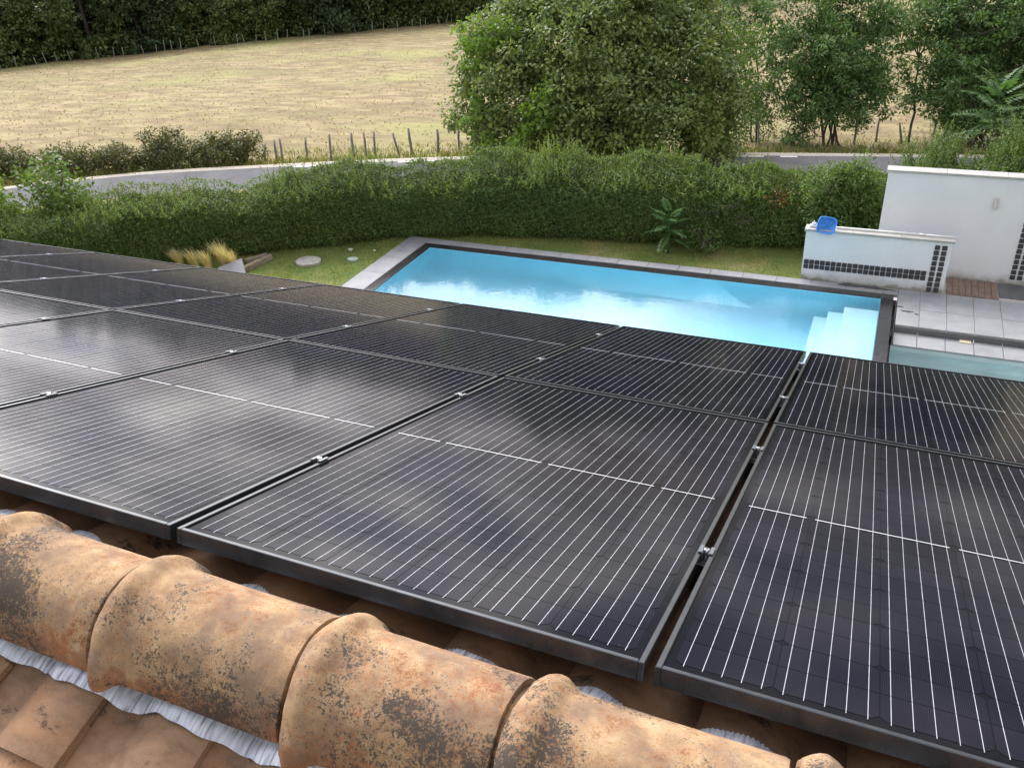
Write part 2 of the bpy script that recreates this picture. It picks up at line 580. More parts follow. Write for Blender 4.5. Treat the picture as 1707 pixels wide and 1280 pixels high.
M['lid_green'] = mat_simple('lid_green', (.36, .45, .38), .6, var=.1)
M['stone'] = mat_simple('stone', (.50, .47, .40), .85, var=.2, scale=30, bmp=.4)
M['road_paint'] = mat_simple('road_paint', (.72, .72, .70), .7, var=.12, scale=6)


def make_asphalt():
    mt, nt, out = new_mat('asphalt')
    g = geopos(nt)
    c = ramp(nt, noise(nt, g, 1.3, 5.0), [(.3, (.105, .105, .112)), (.7, (.15, .15, .158))])
    c = mixrgb(nt, ramp(nt, noise(nt, g, 90.0, 2.0), [(.4, 0.0), (.7, .25)]), c, (.3, .3, .31))
    crk = nd(nt, 'ShaderNodeTexVoronoi', feature='DISTANCE_TO_EDGE', ins={'Vector': g, 'Scale': .35, 'Randomness': 1.0})
    d = math_(nt, 'ADD', crk.outputs['Distance'], math_(nt, 'MULTIPLY', math_(nt, 'SUBTRACT', noise(nt, g, 3.0, 4.0), .5), .06))
    c = mixrgb(nt, ramp(nt, d, [(.006, .35), (.014, 0.0)]), c, (.06, .06, .065))
    principled(nt, out, c, .95, 0.0, bump(nt, noise(nt, g, 120.0, 2.0), .3, .004), .1)
    return mt


M['asphalt'] = make_asphalt()


def make_gravel():
    mt, nt, out = new_mat('verge_gravel')
    g = geopos(nt)
    c = ramp(nt, noise(nt, g, 22.0, 5.0, .7), [(.3, (.20, .17, .13)), (.5, (.42, .38, .32)), (.75, (.60, .57, .50))])
    principled(nt, out, c, .95, 0.0, bump(nt, noise(nt, g, 25.0, 4.0), .6, .03), .2)
    return mt


M['gravel'] = make_gravel()


def make_lawn():
    mt, nt, out = new_mat('lawn_ground')
    g = geopos(nt)
    a = noise(nt, g, .9, 5.0, .6)
    c = ramp(nt, a, [(.34, (.10, .17, .035)), (.55, (.18, .23, .065)), (.72, (.32, .275, .135))])
    c = mixrgb(nt, ramp(nt, noise(nt, g, 30.0, 4.0), [(.4, 0.0), (.75, .55)]), c, (.09, .08, .04))
    principled(nt, out, c, .95, 0.0, bump(nt, noise(nt, g, 40.0, 4.0), .6, .03), .2)
    return mt


def make_field():
    mt, nt, out = new_mat('dry_field')
    g = geopos(nt)
    mp = nd(nt, 'ShaderNodeMapping', ins={0: g, 2: (0, 0, math.radians(28)), 3: (.55, 1.0, 1.0)}).outputs[0]
    a = noise(nt, mp, .14, 6.0, .62)
    b = noise(nt, mp, .8, 6.0, .68)
    d = noise(nt, mp, 6.0, 4.0, .7)
    c = ramp(nt, a, [(.3, (.215, .20, .085)), (.45, (.30, .25, .125)), (.6, (.36, .29, .16)), (.75, (.285, .265, .115))])
    c = mixrgb(nt, ramp(nt, b, [(.40, .85), (.58, 0.0)]), c, (.20, .15, .09))
    c = mixrgb(nt, ramp(nt, b, [(.54, 0.0), (.72, .5)]), c, (.43, .36, .215))
    c = mixrgb(nt, ramp(nt, d, [(.34, .5), (.52, 0.0)]), c, (.20, .155, .085))
    gr = noise(nt, g, .09, 4.0, .6)
    c = mixrgb(nt, ramp(nt, gr, [(.52, 0.0), (.68, .55)]), c, (.33, .34, .13))
    principled(nt, out, c, .95, 0.0, bump(nt, noise(nt, g, 5.0, 6.0, .7), .7, .08), .15)
    return mt


M['lawn'] = make_lawn()
M['field'] = make_field()
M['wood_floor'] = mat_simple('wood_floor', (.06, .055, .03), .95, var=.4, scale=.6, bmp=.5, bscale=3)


def make_water(name, tint, rip_scale, rip):
    mt, nt, out = new_mat(name)
    g = geopos(nt)
    h = math_(nt, 'ADD', noise(nt, g, rip_scale, 3.0, .5), math_(nt, 'MULTIPLY', noise(nt, g, rip_scale * .35, 2.0), 1.5))
    gl = nd(nt, 'ShaderNodeBsdfGlass', ins={'Color': (*tint, 1), 'Roughness': 0.09, 'IOR': 1.33, 'Normal': bump(nt, h, rip, .02)})
    nt.links.new(gl.outputs[0], out.inputs['Surface'])
    return mt


M['water'] = make_water('pool_water', (.93, .99, 1.0), 9.0, .065)
M['water_low'] = make_water('basin_water', (.92, .98, .98), 4.0, .04)

# ================================================================== the ground
POOL = dict(x0=-7.58, x1=1.495, y0=9.95, y1=13.97)
BORD = .205                                       # wet border of dark slate round the water
PX0, PX1, PY0, PY1 = POOL['x0'] - BORD, POOL['x1'] + BORD, POOL['y0'] - BORD, POOL['y1'] + BORD
HOLES = [(PX0, PX1, PY0, PY1), (PX1, 6.4, 8.4, 12.98), (PX1, 6.4, 12.98, 14.44)]


def axis(parts, extra):
    v = set()
    for a, b, s in parts:
        for t in np.arange(a, b, s):
            v.add(round(float(t), 3))
    v = sorted(v)
    v = [t for t in v if all(abs(t - e) > .2 for e in extra)] + list(extra)
    return np.array(sorted(v))


xs = axis([(-700, -160, 45), (-160, -110, 8), (-110, -34, 3), (-34, 12, 1.0), (12, 60, 4), (60, 400, 34)], [PX0, PX1, 6.4])
ys = axis([(-200, -20, 30), (-20, 6, 4), (6, 44, 1.0), (44, 130, 3), (130, 200, 8), (200, 900, 50)], [PY0, PY1, 8.4, 12.98, 14.44])
GX, GY = np.meshgrid(xs, ys, indexing='ij')
GZ = terrain(GX, GY)
GV = np.stack([GX.ravel(), GY.ravel(), GZ.ravel()], 1)
nY = len(ys)
lawnF, fieldF, woodF = [], [], []
_f = [at_depth(0, 118, 97), at_depth(440, 65, 107), at_depth(890, 28, 118), at_depth(1300, 0, 125)]
_f = [_f[0] + (_f[0] - _f[1]) * 6] + _f + [_f[3] + (_f[3] - _f[2]) * 8]
_fx, _fy = [p[0] for p in _f], [p[1] for p in _f]
for i in range(len(xs) - 1):
    for j in range(nY - 1):
        cx, cy = (xs[i] + xs[i + 1]) / 2, (ys[j] + ys[j + 1]) / 2
        if any(a < cx < b and c < cy < d for a, b, c, d in HOLES):
            continue
        q = (i * nY + j, (i + 1) * nY + j, (i + 1) * nY + j + 1, i * nY + j + 1)
        if cy > np.interp(cx, _fx, _fy) + 1.5:
            woodF.append(q)
        else:
            (lawnF if cy < hedge_y(cx) + 1.2 else fieldF).append(q)


def sub_mesh(name, F, mat):
    F = np.array(F)
    u, inv = np.unique(F.ravel(), return_inverse=True)
    return np_mesh(name, GV[u], inv.reshape(F.shape), mat, True)


tag(link('lawn', sub_mesh('lawn', lawnF, M['lawn'])), kind='structure')
tag(link('field', sub_mesh('field', fieldF, M['field'])), kind='structure')
tag(link('wood_floor', sub_mesh('wood_floor', woodF, M['wood_floor'])), kind='structure')

# ------------------------------------------------------------------ road beyond the hedge
far_px = [(-60, 336), (30, 322), (160, 309), (240, 302), (320, 297), (410, 292), (500, 287), (620, 281), (740, 277), (860, 274), (980, 272), (1100, 271), (1230, 270),
          (1340, 271), (1460, 272), (1600, 274), (1760, 277)]
FAR = np.array([on_ground(*p)[:2] for p in far_px])


def chaikin(P, n=2):
    for _ in range(n):
        Q = [P[0]]
        for a, b in zip(P, P[1:]):
            Q += [.75 * a + .25 * b, .25 * a + .75 * b]
        Q.append(P[-1])
        P = np.array(Q)
    return P


FAR = chaikin(FAR)
tng = np.gradient(FAR, axis=0)
tng /= np.linalg.norm(tng, axis=1)[:, None]
NRM = np.stack([tng[:, 1], -tng[:, 0]], 1)            # towards the house


def ribbon(name, o0, o1, lift, mat, i0=0, i1=None, n=2, kind='structure', parent=None):
    P = FAR[i0:i1]
    Nn = NRM[i0:i1]
    V, F = [], []
    for p, q in zip(P, Nn):
        za = float(terrain(*(p + q * 1.8)))
        for k in range(n + 1):
            o = o0 + (o1 - o0) * k / n
            w = p + q * o
            z = max(float(terrain(*w)), za - .05) if abs(o) > 3.9 or o < -.1 else za + .02
            V.append((w[0], w[1], z + lift))
    for i in range(len(P) - 1):
        for k in range(n):
            a = i * (n + 1) + k
            F.append((a, a + 1, a + n + 2, a + n + 1))
    return link(name, np_mesh(name, V, F, mat, True), parent)


ROADW = 3.5
tag(ribbon('verge', -.75, ROADW + .6, .055, M['gravel'], n=6), kind='structure')
road = tag(ribbon('road', 0.0, ROADW, .075, M['asphalt'], n=4), kind='structure')
nF = len(FAR)


def span(ax, bx):
    """indices of the far edge between two photo columns"""
    c = [853.5 + FPX * (RC @ (np.array([p[0], p[1], float(terrain(*p))]) - CAM))[0] / depth_of((p[0], p[1], float(terrain(*p)))) for p in FAR]
    idx = [i for i, v in enumerate(c) if ax <= v <= bx]
    return (idx[0], idx[-1] + 1) if len(idx) > 1 else None


for a, b in ((490, 560), (655, 755), (1205, 1275), (1290, 1345), (880, 960)):
    s = span(a, b)
    if s and s[1] - s[0] > 1:
        ribbon('edge_line', .05, .20, .080, M['road_paint'], s[0], s[1], 1, parent=road)
for a, b in ((700, 1030), (1080, 1240), (1270, 1420)):
    s = span(a, b)
    if s and s[1] - s[0] > 1:
        ribbon('edge_line', ROADW - .27, ROADW - .10, .080, M['road_paint'], s[0], s[1], 1, parent=road)

# ================================================================== the pool
pool = thing('swimming_pool', 'rectangular blue swimming pool with grey slate coping behind the roof', 'pool', (-3, 12, 0))
x0, x1, y0, y1 = POOL['x0'], POOL['x1'], POOL['y0'], POOL['y1']


def place(o):
    """keep world coordinates of a mesh under a moved parent"""
    o.location = -Vector(o.parent.location)
    return o


def shell(x0, x1, y0, y1, ztop, zb, zb2):
    # open basin with a floor sloping from zb2 (left) to zb (right)
    V = [(x0, y0, ztop), (x1, y0, ztop), (x1, y1, ztop), (x0, y1, ztop), (x0, y0, zb2), (x1, y0, zb), (x1, y1, zb), (x0, y1, zb2)]
    F = [(0, 4, 5, 1), (1, 5, 6, 2), (2, 6, 7, 3), (3, 7, 4, 0), (4, 7, 6, 5)]
    return V, F


V, F = shell(x0, x1, y0, y1, -.012, -1.15, -1.05)
place(link('basin', np_mesh('basin', V, F, M['liner']), pool))
# entry steps at the right end
for k, (a, zt) in enumerate(((.93, -.22), (.67, -.50), (.44, -.78))):
    place(MB().box(a, x1 - .004 - .003 * k, y0 + .004 + .003 * k, y1 - .30 + .0 * k - .004, -1.2 - .02 * k, zt, .006).obj('step', M['liner_step'], pool))
# wet border, four runs of slabs
slab_meshes = {}


def slab(w, d, t, mat, bev=.004):
    k = (round(w, 3), round(d, 3), t, mat.name)
    if k not in slab_meshes:
        slab_meshes[k] = MB().box(-w / 2, w / 2, -d / 2, d / 2, -t, 0, bev).mesh('slab', mat)
    return slab_meshes[k]


def run_x(name, xa, xb, yc, d, step, top, t, mat, parent, gap=.006, phase=0.0):
    x = xa
    first = True
    while x < xb - .02:
        w = min(step if not (first and phase) else phase, xb - x)
        o = link(name, slab(w - gap, d - gap, t, mat), parent)
        o.location = Vector((x + w / 2, yc, top + random.uniform(-.0015, .0015))) - Vector(parent.location)
        x += w
        first = False


def run_y(name, ya, yb, xc, w, step, top, t, mat, parent, gap=.006):
    y = ya
    while y < yb - .02:
        d = min(step, yb - y)
        o = link(name, slab(w - gap, d - gap, t, mat), parent)
        o.location = Vector((xc, y + d / 2, top + random.uniform(-.0015, .0015))) - Vector(parent.location)
        y += d


run_x('border_slab', PX0, PX1, (y1 + PY1) / 2, BORD, .62, .0, .06, M['slate_wet'], pool, .003)
run_x('border_slab', PX0, PX1, (y0 + PY0) / 2, BORD, .62, .0, .06, M['slate_wet'], pool, .003)
run_y('border_slab', y0, y1, (x0 + PX0) / 2, BORD, .8, .0, .06, M['slate_wet'], pool, .003)
run_y('border_slab', y0, y1, (x1 + PX1) / 2, BORD, .8, .0, .06, M['slate_wet'], pool, .003)
# dry coping: wide on the left, narrow at the back
CW, CB = .53, .245
run_y('coping_slab', PY0 - CW, PY1 + CB, PX0 - CW / 2, CW, .80, .012, .06, M['slate'], pool)
run_x('coping_slab', PX0, 1.762, PY1 + CB / 2, CB, .62, .010, .06, M['slate'], pool)
run_x('coping_slab', PX0, PX1, PY0 - CW / 2, CW, .8, .012, .06, M['slate'], pool)
# black outer face of the raised right side
place(MB().box(PX1 - .03, PX1 - .004, PY0, PY1 - .004, -.9, -.064).obj('overflow_wall', M['slate_wet'], pool))
wx = np.linspace(x0 + .002, x1 - .002, 2)
tag(link('pool_water', np_mesh('pool_water', [(x0 + .002, y0 + .002, -.02), (x1 - .002, y0 + .002, -.02), (x1 - .002, y1 - .002, -.02), (x0 + .002, y1 - .002, -.02)], [(0, 1, 2, 3)], M['water'])), kind='structure')

# ------------------------------------------------------------------ terrace, ledge and lower basin on the right
terrace = thing('terrace', None, None)
del_keys = None
terrace['kind'] = 'structure'
tx = [1.765, 2.125, 2.545, 2.960, 3.375, 3.79, 4.205, 4.62, 5.035, 5.45]
ty = [12.98, 13.665, 14.44]
MB().box(1.80, 5.5, 12.985, 15.2, -.10, -.012).obj('bed', M['grout'], terrace)
MB().box(1.766, 1.799, 12.985, 14.43, -.25, -.033).obj('edge', M['slate_wet'], terrace)


def tile_at(name, xa, xb, ya, yb, top, t, mat, parent, gap=.009):
    o = link(name, slab(xb - xa - gap, yb - ya - gap, t, mat, .003), parent)
    o.location = ((xa + xb) / 2, (ya + yb) / 2, top + random.uniform(-.0012, .0012))
    return o


for i in range(len(tx) - 1):
    for j in range(2):
        tile_at('paving_tile', tx[i], tx[i + 1], ty[j], ty[j + 1], .004, .035, M['slate'], terrace)
for i in range(4, len(tx) - 1):
    tile_at('paving_tile', tx[i], tx[i + 1], 14.56, 15.19, .002, .03, M['slate_dark'], terrace)
# riser of the step and the lower ledge
for i in range(len(tx) - 1):
    o = link('riser_tile', slab(tx[i + 1] - tx[i] - .008, .02, .10, M['slate_dark'], .002), terrace)
    o.location = ((tx[i] + tx[i + 1]) / 2, 12.972, -.030)
    tile_at('ledge_tile', tx[i], tx[i + 1], 12.50, 12.96, -.125, .03, M['slate'], terrace)
MB().box(1.765, 5.5, 12.53, 12.962, -.9, -.157).obj('ledge_base', M['slate_dark'], terrace)
deck = thing('deck', None, None)
deck['kind'] = 'structure'
for k in range(8):
    xa = 2.535 + k * .104
    o = MB().box(xa + .004, xa + .100, 14.47, 15.19, -.03, .006 + random.uniform(-.002, .002), .003).obj('plank', M['wood_deck'], deck)
low = thing('plunge_basin', 'shallow pale teal basin below the terrace step at the right', 'basin', (3, 11, -.9))
V, F = shell(1.74, 6.3, 8.5, 12.528, -.16, -.62, -.62)
place(link('basin', np_mesh('basin', V, F, M['liner_low']), low))
place(MB().box(PX1 + .001, 1.738, 8.5, 12.98, -.9, -.30).box(PX1 + .001, 1.763, 12.981, 14.44, -.9, -.22).obj('gutter', M['slate_wet'], low))
tag(link('basin_water', np_mesh('basin_water', [(1.742, 8.502, -.235), (6.298, 8.502, -.235), (6.298, 12.526, -.235), (1.742, 12.526, -.235)], [(0, 1, 2, 3)], M['water_low'])), kind='structure')
lp = at_z(1609, 570, -.125)
o = MB().box(-.085, .085, -.05, .05, 0, .012, .004).obj('floor_light', M['cream_plastic'])
o.location = (lp[0], lp[1], -.1235)
tag(o, 'small cream rectangular plate lying on the terrace ledge', 'plate')


def blob_poly(cx, cy, rx, ry, n=26, seed=0, amp=.35):
    r = random.Random(seed)
    ph = [r.uniform(0, 6.28) for _ in range(6)]
    out = []
    for k in range(n):
        t = 2 * PI * k / n
        s = 1 + amp * (.5 * math.sin(2 * t + ph[0]) + .35 * math.sin(3 * t + ph[1]) + .3 * math.sin(5 * t + ph[2]) + .2 * math.sin(9 * t + ph[3]))
        out.append((cx + rx * s * math.cos(t), cy + ry * s * math.sin(t)))
    return out


PUD = [((1445, 476), .36, .07, 'long dark puddle on the slate at the foot of the low white wall', 3, .0135), ((1418, 470), .18, .06, 'small dark puddle left of the long one under the low white wall', 5, .0142),
       ((1512, 519), .08, .035, 'small wet splash on the terrace tile beside the pool', 8, .0072), ((1500, 511), .05, .02, 'tiny wet splash nearest the pool edge on the terrace', 9, .0072),
       ((1528, 524), .035, .02, 'tiny wet splash farthest right on the terrace tile', 10, .0072)]
for p, rx, ry, lab, sd_, zt in PUD:
    q = at_z(*p, zt)
    cy = min(q[1], 14.43 - ry * 1.1) if zt > .01 else q[1]
    o = MB().disc_prism(blob_poly(0, 0, rx, ry, seed=sd_, amp=.5), -.0005, .0006).obj('puddle', M['puddle'])
    o.location = (q[0], cy, zt)
    tag(o, lab, 'puddle')

# ------------------------------------------------------------------ white walls with cobble inlay
cob_meshes = []
for k in range(5):
    b = bmesh.new()
    bmesh.ops.create_cube(b, size=1.0)
    r = random.Random(k)
    for v in b.verts:
        v.co = Vector((v.co.x * .082 + r.uniform(-.003, .003), v.co.y * .03, v.co.z * .082 + r.uniform(-.003, .003)))
    bmesh.ops.bevel(b, geom=b.edges[:], offset=.006, segments=2, affect='EDGES')
    me = bpy.data.meshes.new('cobble')
    b.to_mesh(me)
    b.free()
    me.materials.append(M['cobble'])
    cob_meshes.append(me)


def wall_thing(name, label, xa, xb, yf, thick, h, cap_over, joints):
    w = thing(name, label, 'wall', ((xa + xb) / 2, yf + thick / 2, 0))
    L = Vector(w.location)
    MB().box(xa - L.x, xb - L.x, -thick / 2, thick / 2, -.1, h, .006).obj('masonry', M['white_wall'], w)
    x = xa - cap_over
    for j in joints + [xb + cap_over]:
        o = link('cap_slab', slab(j - x - .005, thick + 2 * cap_over, .042, M['slate_cap'], .004), w)
        o.location = ((x + j) / 2 - L.x, 0, h + .0425)
        x = j
    return w


def cobbles(w, yf, cells):
    L = Vector(w.location)
    for x, z in cells:
        o = link('cobble', random.choice(cob_meshes), w)
        o.location = Vector((x, yf - .003 + random.uniform(-.003, .002), z)) - L
        o.rotation_euler = (0, random.uniform(-.06, .06) + random.choice((0, PI / 2, PI)), 0)


low_wall = wall_thing('low_wall', 'low white rendered wall with dark cobble inlay behind the pool', .06, 2.475, 14.475, .20, .935, .03, [.85, 1.65])
cells = [(.13 + .0945 * k, z) for k in range(22) for z in (.25, .343)] + [(x, .05 + .0985 * k) for k in range(9) for x in (2.247, 2.363)]
cobbles(low_wall, 14.475, cells)
tall_wall = wall_thing('tall_wall', 'tall white rendered wall with slate cap at the right edge', 1.265, 6.0, 15.21, .22, 1.885, .03, [2.2, 3.15, 4.1, 5.0])
cobbles(tall_wall, 15.21, [(x, .13 + .0985 * k) for k in range(15) for x in (3.585, 3.70)])
wl = thing('wall_light', 'small pale cylinder lamp fixed high on the tall white wall', 'lamp', (3.05, 15.208, 1.35))
b = MB()
b.disc_prism([(.042 * math.sin(t), -.012 - .055 * math.cos(t) * (1 if abs(t) < PI / 2 else .1)) for t in np.linspace(-PI, PI, 20)[:-1]], 0, .19)
b.obj('housing', M['lamp_body'], wl)
MB().box(-.03, .03, -.012, -.0005, .03, .16).obj('backplate', M['alu'], wl)

# pool net and pole lying on the low wall
net = thing('pool_net', 'bright blue pool leaf net with white pole lying on the low wall', 'pool net', (.4, 14.60, .979))
pole = MB().tube([(.16, -.005, .022), (1.1, 0, .022), (1.62, .0, .024)], [.017, .017, .017], 10)
pole.obj('pole', M['white_plastic'], net)
MB().tube([(1.60, 0, .024), (2.16, .0, .027)], .013, 10).obj('pole_extension', M['white_plastic'], net)
MB().tube([(1.53, 0, .024), (1.63, 0, .024)], .019, 10).obj('pole_lock', M['white_plastic'], net)
# hoop: rounded rectangle, tilted towards the pool
hw, hh = .155, .15


def hoop_pt(t, s=1.0):
    c, q = math.cos(t), math.sin(t)
    e = .45
    return (hw * s * math.copysign(abs(c) ** e, c), hh * s * math.copysign(abs(q) ** e, q))


tilt = Matrix.Rotation(math.radians(52), 4, 'X') @ Matrix.Rotation(math.radians(-6), 4, 'Z')
off = Vector((-.005, -.125, .085))
ring = [off + tilt @ Vector((*hoop_pt(2 * PI * k / 40), 0)) for k in range(41)]
MB().tube(ring, .011, 8, False).obj('hoop', M['blue_frame'], net)
V, F = [], []
nr, na = 9, 40
for i in range(nr + 1):
    s = 1 - i / nr * .97
    dpt = -.060 * (1 - s ** 3) - .006 * math.sin(7 * i)
    for k in range(na):
        a = 2 * PI * k / na
        px, py = hoop_pt(a, s)
        w = off + tilt @ Vector((px, py, dpt + .008 * math.sin(5 * a + i)))
        V.append(tuple(w))
for i in range(nr):
    for k in range(na):
        F.append((i * na + k, i * na + (k + 1) % na, (i + 1) * na + (k + 1) % na, (i + 1) * na + k))
link('bag', np_mesh('bag', V, F, M['blue_net'], True), net)
MB().box(-.30, -.17, -.05, .05, .0, .035, .008).box(-.27, -.19, -.03, .03, .035, .075, .01).tube([(-.24, 0, .07), (-.23, 0, .105)], .012, 8).obj('bracket', M['white_plastic'], net)

# ================================================================== the house under the panels
PITCH = .3212
PITCH2 = .3212 + .0165
Z0 = CAM[2] - 1.1153                     # top of the near edge of the near panels
RY = -.213                               # ridge line
HX0, HX1 = -8.2, 3.6
CP, SP = math.cos(PITCH), math.sin(PITCH)
OFFB = .150                              # tile bed below the panel top
ZR = Z0 - OFFB / CP - RY * math.tan(PITCH)    # apex of the tile bed
EAVE = 3.72                              # slope length of the roof
house = thing('house', 'house roof of brown clay tiles under the solar panels', 'house', (-2.3, RY, 0))
HL = Vector(house.location)
wy = EAVE * CP - .45
b = MB()
b.box(HX0 + .3, HX1 - .3, -wy, wy, -.1, ZR - EAVE * SP - .02)
b.obj('wall', M['house_wall'], house, (-HL.x, 0, 0))
# gables and roof deck as one closed prism just under the tiles
d = .03
zt, ze = ZR - d, ZR - EAVE * SP - d + .0
yv_ = EAVE * CP
pr = MB()
v = [pr.bm.verts.new(c) for c in [(HX0, -yv_, ze), (HX0, 0, zt), (HX0, yv_, ze), (HX0, 0, zt - .16), (HX1, -yv_, ze), (HX1, 0, zt), (HX1, yv_, ze), (HX1, 0, zt - .16)]]
for f in ((0, 1, 5, 4), (1, 2, 6, 5), (0, 4, 7, 3), (3, 7, 6, 2), (0, 3, 1), (1, 3, 2), (4, 5, 7), (5, 6, 7)):
    pr.bm.faces.new([v[k] for k in f])
roof = pr.obj('roof', M['roof_batten'], house, (-HL.x, 0, 0))
g = MB()
for xg in (HX0 + .3, HX1 - .5):
    a0 = [g.bm.verts.new((xg, y, z)) for y, z in ((-wy, ZR - EAVE * SP - .021), (0, zt - .17), (wy, ZR - EAVE * SP - .021))]
    a1 = [g.bm.verts.new((xg + .2, y, z)) for y, z in ((-wy, ZR - EAVE * SP - .021), (0, zt - .17), (wy, ZR - EAVE * SP - .021))]
    g.bm.faces.new(a0)
    g.bm.faces.new(a1[::-1])
    for k in range(3):
        g.bm.faces.new((a0[k], a0[(k + 1) % 3], a1[(k + 1) % 3], a1[k]))
g.obj('gable', M['house_wall'], house, (-HL.x, 0, 0))

TW, TLEN, TSTEP = .2375, .43, .345


def prof(u):
    if u < .3:
        return .004 + .006 * max(0, (.1 - u) / .1)
    return .004 + .046 * math.sin(PI * min(1, (u - .3) / .82)) ** .85


def tile_mesh(var):
    """x across (barrel towards +x), y down the slope, z up"""
    r = random.Random(var)
    nu, nv = 18, 3
    V, F = [], []
    th = .013
    for s in (0, 1):
        for j in range(nv + 1):
            for i in range(nu + 1):
                u = -.04 + 1.035 * i / nu
                z = prof(max(0, u)) + .020 * (j / nv) - s * th + r.uniform(-.0006, .0006)
                if j == nv and s == 0:
                    z -= .003
                V.append((u * TW, j / nv * TLEN, z))
    A = lambda s, j, i: s * (nv + 1) * (nu + 1) + j * (nu + 1) + i
    for j in range(nv):
        for i in range(nu):
            F.append((A(0, j, i), A(0, j, i + 1), A(0, j + 1, i + 1), A(0, j + 1, i)))
            F.append((A(1, j, i), A(1, j + 1, i), A(1, j + 1, i + 1), A(1, j, i + 1)))
    for i in range(nu):
        F.append((A(0, nv, i), A(0, nv, i + 1), A(1, nv, i + 1), A(1, nv, i)))
        F.append((A(0, 0, i + 1), A(0, 0, i), A(1, 0, i), A(1, 0, i + 1)))
    for j in range(nv):
        F.append((A(0, j, 0), A(0, j + 1, 0), A(1, j + 1, 0), A(1, j, 0)))
        F.append((A(0, j + 1, nu), A(0, j, nu), A(1, j, nu), A(1, j + 1, nu)))
    return V, F


tile_vars = [tile_mesh(k) for k in range(4)]
tile_me = []
for V, F in tile_vars:
    me = np_mesh('roof_tile', V, F, M['tile'], True)
    me.set_sharp_from_angle(angle=math.radians(40))
    tile_me.append(me)

FRONT_SEAM, REAR_SEAM = .381, .114
# matrices: rear slope faces the camera side (-Y): local y -> -Y down; front slope: local y -> +Y down, x mirrored by the turn


def tile_matrix(side, xseam, s):
    # s: slope distance of the upper end from the apex; coordinates in the frame of the roof object
    if side == 'rear':           # barrel edge at the right seam
        ax = Vector((1, 0, 0))
        ay = Vector((0, -CP, -SP))
        org = Vector((xseam, 0, ZR)) + ay * s
    else:                        # turned half round: barrel edge at the left seam
        ax = Vector((-1, 0, 0))
        ay = Vector((0, CP, -SP))
        org = Vector((xseam, 0, ZR)) + ay * s
    if side == 'rear':
        ax, az = Vector((1, 0, 0)), Vector((0, -SP, CP))
    else:
        az = Vector((0, SP, CP))
    mm = Matrix.Identity(4)
    for k in range(3):
        mm[k][0], mm[k][1], mm[k][2], mm[k][3] = ax[k], ay[k], az[k], org[k]
    return mm


rest = {'rear': [], 'front': []}
c0 = -.175
for side, seam in (('rear', REAR_SEAM), ('front', FRONT_SEAM)):
    k0 = int((HX0 - seam) / TW) + 1
    k1 = int((HX1 - seam) / TW) - 1
    for k in range(k0, k1 + 1):
        for c in range(11):
            s = .25 + c * TSTEP - TLEN if side == 'rear' else .36 + c * TSTEP - TLEN
            xs_ = seam + k * TW
            if s + TLEN > EAVE + .08:
                continue
            near = (-3.2 < xs_ < 2.9) and c < (3 if side == 'rear' else 2)
            if s < 0.02:        # the top course is cut at the ridge
                cut = (.02 - s) / TLEN
                mm = tile_matrix(side, xs_, .02)
                sc = Matrix.Diagonal((1, 1 - cut, 1, 1))
                mm = mm @ sc
            else:
                mm = tile_matrix(side, xs_, s)
            mm = mm @ Matrix.Translation((0, 0, random.uniform(-.002, .002))) @ Matrix.Rotation(random.uniform(-.006, .006), 4, 'Z')
            if side == 'front':
                mm = mm @ Matrix.Translation((-0.0, 0, 0))
            if near:
                o = link('roof_tile', random.choice(tile_me), roof)
                o.matrix_local = mm
            else:
                rest[side].append(np.array(mm))
for side in rest:
    VV, FF, n0 = [], [], 0
    for q, mm in enumerate(rest[side]):
        V, F = tile_vars[q % 4]
        V = np.c_[np.array(V), np.ones(len(V))] @ mm.T
        VV.append(V[:, :3])
        FF.append(np.array(F) + n0)
        n0 += len(V)
    me = np_mesh('roof_tile_field', np.concatenate(VV), np.concatenate(FF), M['tile'], True)
    tag(link('roof_tile_field', me, roof), kind='stuff')

# crimped metal flashing under the ridge tiles, dressed over the tile waves


def flashing(side):
    rnd = random.Random(5 if side == 'rear' else 6)
    seam = REAR_SEAM if side == 'rear' else FRONT_SEAM
    V, F = [], []
    xa, xb, stp = -3.4, 3.0, .0040
    n = int((xb - xa) / stp)
    ns = 5
    for i in range(n + 1):
        x = xa + i * stp
        u = ((x - seam) / TW) % 1.0
        if side == 'front':
            u = 1 - u
        # smooth wave, the foil bridges the step at each seam
        hgt = prof(u)
        if u < .2:
            hgt = prof(1) + (prof(.2) - prof(1)) * (u / .2) ** .8
        hgt += .006
        L = (.118 if side == 'rear' else .180) + .003 * math.sin(x * 17) + .003 * math.sin(x * 41 + 1) + .0015 * math.sin(x * 97)
        pl_ = .0022 * (1 if i % 2 else -1) * (.6 + .4 * math.sin(x * 33))
        for j in range(ns + 1):
            s = .03 + (L - .03) * j / ns
            z = hgt + .024 * min(1, s / .25) + .003 + pl_ * (j / ns) - .004 * (j == ns)
            if side == 'rear':
                V.append((x, -s * CP - z * SP, ZR - s * SP + z * CP))
            else:
                V.append((x, s * CP + z * SP, ZR - s * SP + z * CP))
    for i in range(n):
        for j in range(ns):
            a = i * (ns + 1) + j
            F.append((a, a + 1, a + ns + 2, a + ns + 1))
    return link('flashing', np_mesh('flashing', V, F, M['flash']), roof)


flashing('rear')
flashing('front')

# ridge tiles: barrel with a swollen collar at the left end
RST = [(0, .1050), (.0006, .1070), (.003, .1098), (.008, .1142), (.015, .1190), (.024, .1228), (.032, .1242), (.040, .1232), (.049, .1188), (.057, .1132), (.064, .1092), (.071, .1074), (.085, .1068), (.11, .1066)]


